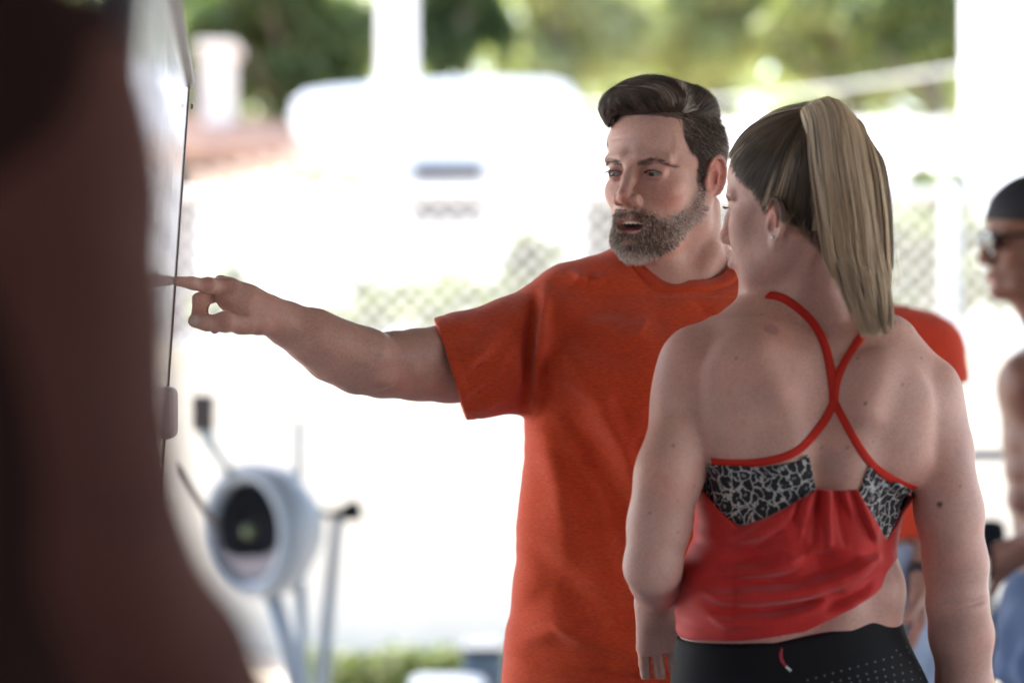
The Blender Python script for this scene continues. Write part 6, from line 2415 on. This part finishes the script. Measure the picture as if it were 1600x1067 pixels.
def build_rower():
    D = 7.5
    rw = thing('rowing_machine', 'white air rowing machine with a round caged flywheel standing left of the bearded man', 'rowing machine', (P(420, 0, D).x, D, 0))
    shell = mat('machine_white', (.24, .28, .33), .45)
    dark = mat('machine_black', (.006, .007, .010), .8, spec=.1)
    blue = mat('machine_steel', (.20, .26, .32), .4, metal=.4)
    ax = Vector((-math.sin(R(43)), -math.cos(R(43)), 0))          # the side we look at
    O = P(387, 830, D)
    Rr = .214
    bm = bmesh.new()
    lathe(bm, [(0, Rr * .73), (.018, Rr * .78), (.026, Rr * .86), (.018, Rr * .95), (-.01, Rr), (-.06, Rr * 1.0), (-.10, Rr * .97), (-.125, Rr * .90), (-.13, Rr * .5), (-.13, 0)], O, ax, 56)
    lathe(bm, [(0, Rr * .73), (-.03, Rr * .72), (-.05, Rr * .70)], O, ax, 56)
    bm_obj('flywheel_housing', bm, shell, rw)
    bm = bmesh.new()
    lathe(bm, [(-.016, Rr * .72), (-.02, .05), (-.012, .0)], O, ax, 48)
    fan = bm_obj('fan', bm, dark, rw)
    e = ax.cross(Vector((0, 0, 1))).normalized()
    g_ = ax.cross(e)
    for i in range(24):
        a_ = i * 2 * math.pi / 24
        rd = e * math.cos(a_) + g_ * math.sin(a_)
        bm = bmesh.new()
        tube(bm, [O + ax * -.012 + rd * .05, O + ax * -.008 + rd * Rr * .70], .0035, 5)
        bm_obj('fan_blade', bm, mat('blade_grey', (.010, .011, .015), .8, spec=.1) if i == 0 else bpy.data.materials['blade_grey'], fan)
    # half the opening is lined by a pale damper plate
    bm = bmesh.new()
    n = 24
    vs_ = []
    for i in range(n + 1):
        a_ = R(20) + R(150) * i / n
        rd = e * math.cos(a_) + g_ * math.sin(a_)
        vs_.append((bm.verts.new(O + ax * -.004 + rd * Rr * .70), bm.verts.new(O + ax * -.004 + rd * Rr * (.70 - .33 * math.sin(math.pi * i / n)))))
    for i in range(n):
        bm.faces.new([vs_[i][0], vs_[i + 1][0], vs_[i + 1][1], vs_[i][1]])
    bm_obj('damper_plate', bm, mat('damper_grey', (.13, .11, .135), .5), rw)
    bm = bmesh.new()
    lathe(bm, [(-.015, .022), (.004, .020), (.010, .012), (.012, 0)], O, ax, 20)
    bm_obj('hub', bm, mat('hub_green', (.10, .13, .05), .4), rw)
    # gearbox side behind, bracket, tensioner knob
    B = O - ax * .13
    bm = bmesh.new()
    lathe(bm, [(0, Rr * .72), (-.05, Rr * .70), (-.075, Rr * .60), (-.08, 0)], B, ax, 40)
    bm_obj('gear_cover', bm, shell, rw)
    bm = bmesh.new()
    kx = P(535, 802, D + .1)
    tube(bm, [B - ax * .07 + Vector((0, 0, .05)), kx], .012, 8)
    lathe(bm, [(0, .0), (0, .026), (.05, .034), (.06, .03), (.06, 0)], kx, (kx - B).normalized(), 16)
    bm_obj('knob', bm, dark, rw)
    # legs
    def lg(pts_, r_):
        bm = bmesh.new()
        tube(bm, pts_, r_, 8)
        bm_obj('leg', bm, shell, rw)
    q = lambda x, y, d=0: P(x, y, D + d)
    lg([q(425, 930, .02), q(448, 1010, .0), q(476, 1110, -.05), Vector((q(505, 0).x, D - .1, .03))], [.030, .032, .034, .03])
    lg([q(468, 905, .12), q(472, 1000, .14), q(470, 1150, .2), Vector((q(465, 0).x, D + .25, .03))], [.020, .020, .022, .02])
    lg([q(528, 800, .12), q(518, 900, .14), q(503, 1060, .15), Vector((q(490, 0).x, D + .2, .03))], [.018, .021, .025, .025])
    bm = bmesh.new()
    box(bm, (q(485, 0).x, D + .05, .03), (.12, .60, .05), .012)
    bm_obj('front_foot', bm, shell, rw)
    # rail and seat, running away behind
    bm = bmesh.new()
    r0, r1 = B - ax * .03 + Vector((0, 0, -.16)), Vector((B.x + 1.4, D + 1.3, .42))
    # monitor and its arm
    bm.free()
    bm = bmesh.new()
    tube(bm, [q(362, 742, .02), q(340, 710, .0), q(325, 688, -.01), q(318, 668, -.02)], [.014, .014, .020, .022], 8)
    bm_obj('monitor_arm', bm, blue, rw)
    bm = bmesh.new()
    c = q(317, 645, -.02)
    box(bm, c, (.070, .05, .115), .006)
    bm_obj('monitor', bm, mat('monitor_brown', (.055, .045, .045), .5), rw)
    bm = bmesh.new()
    tube(bm, [q(467, 775, .10), q(467, 728, .08), q(467, 655, .06)], .013, 8)
    bm_obj('post', bm, blue, rw)
    bm = bmesh.new()
    tube(bm, [q(336, 822, -.0), q(318, 800, -.02), q(292, 765, -.02), q(270, 730, .0)], .012, 8)
    bm_obj('handle', bm, mat('handle_brown', (.10, .07, .07), .6), rw)

    # blue grey bin and slab at the bottom
    DB = 8.3
    bn = thing('bin', 'blue grey ribbed plastic bin with dark lid beside the orange T-shirt', 'bin', (P(755, 0, DB).x, DB, 0))
    k_ = K * DB
    c = P(757, 0, DB)
    z1 = P(0, 1014, DB).z
    bm = bmesh.new()
    box(bm, (c.x, DB, z1 / 2), (62 * k_, .3, z1), .02)
    bm_obj('tub', bm, mat('bin_blue', (.09, .14, .20), .5), bn)
    for i in range(5):
        bm = bmesh.new()
        box(bm, (c.x, DB - .006, z1 - .012 - i * .030), (64 * k_, .30, .012), .004)
        bm_obj('rib', bm, bpy.data.materials['bin_blue'], bn)
    bm = bmesh.new()
    box(bm, (c.x, DB, z1 + .014), (68 * k_, .33, .030), .012)
    bm_obj('lid', bm, mat('lid_dark', (.03, .045, .06), .5), bn)
    st = bmesh.new()
    c2 = P(700, 0, 8.0)
    z2 = P(0, 1060, 8.0).z
    box(st, (c2.x, 8.0, z2 / 2), (.26, .3, z2), .03)
    o = bm_obj('weight_box', st, mat('box_blue', (.10, .13, .18), .5))
    o['label'] = 'low blue grey box on the ground just left of the ribbed bin'
    o['category'] = 'box'
    # rack bar by the man with the cap
    rk = thing('squat_rack', 'steel rack bar and upright between the woman and the man with the cap', 'rack', (P(1560, 0, 6.0).x, 6.0, 0))
    bm = bmesh.new()
    tube(bm, [P(1490, 711, 6.0), P(1760, 711, 6.0)], .012, 10)
    bm_obj('bar', bm, mat('rack_steel', (.14, .17, .22), .35, metal=.5), rk)
    for x in (1488, 1752):
        bm = bmesh.new()
        c = P(x, 0, 6.05)
        z_ = P(0, 700, 6.0).z
        box(bm, (c.x, 6.05, z_ / 2), (.06, .06, z_), .004)
        bm_obj('upright', bm, bpy.data.materials['rack_steel'], rk)
    bm = bmesh.new()
    c = P(1548, 842, 6.0)
    lathe(bm, [(-.03, 0), (-.03, .045), (0, .052), (.03, .045), (.03, 0)], c, (1, 0, 0), 20)
    tube(bm, [c, Vector((c.x, 6.0, .5))], .012, 6)
    bm_obj('safety_catch', bm, dark, rk)


if ONLY in (None, 'bg', 'near', 'others') or ONLY == 'all':
    build_place()
    build_board()
    build_rower()
    print('T [place]', time.time() - T0)
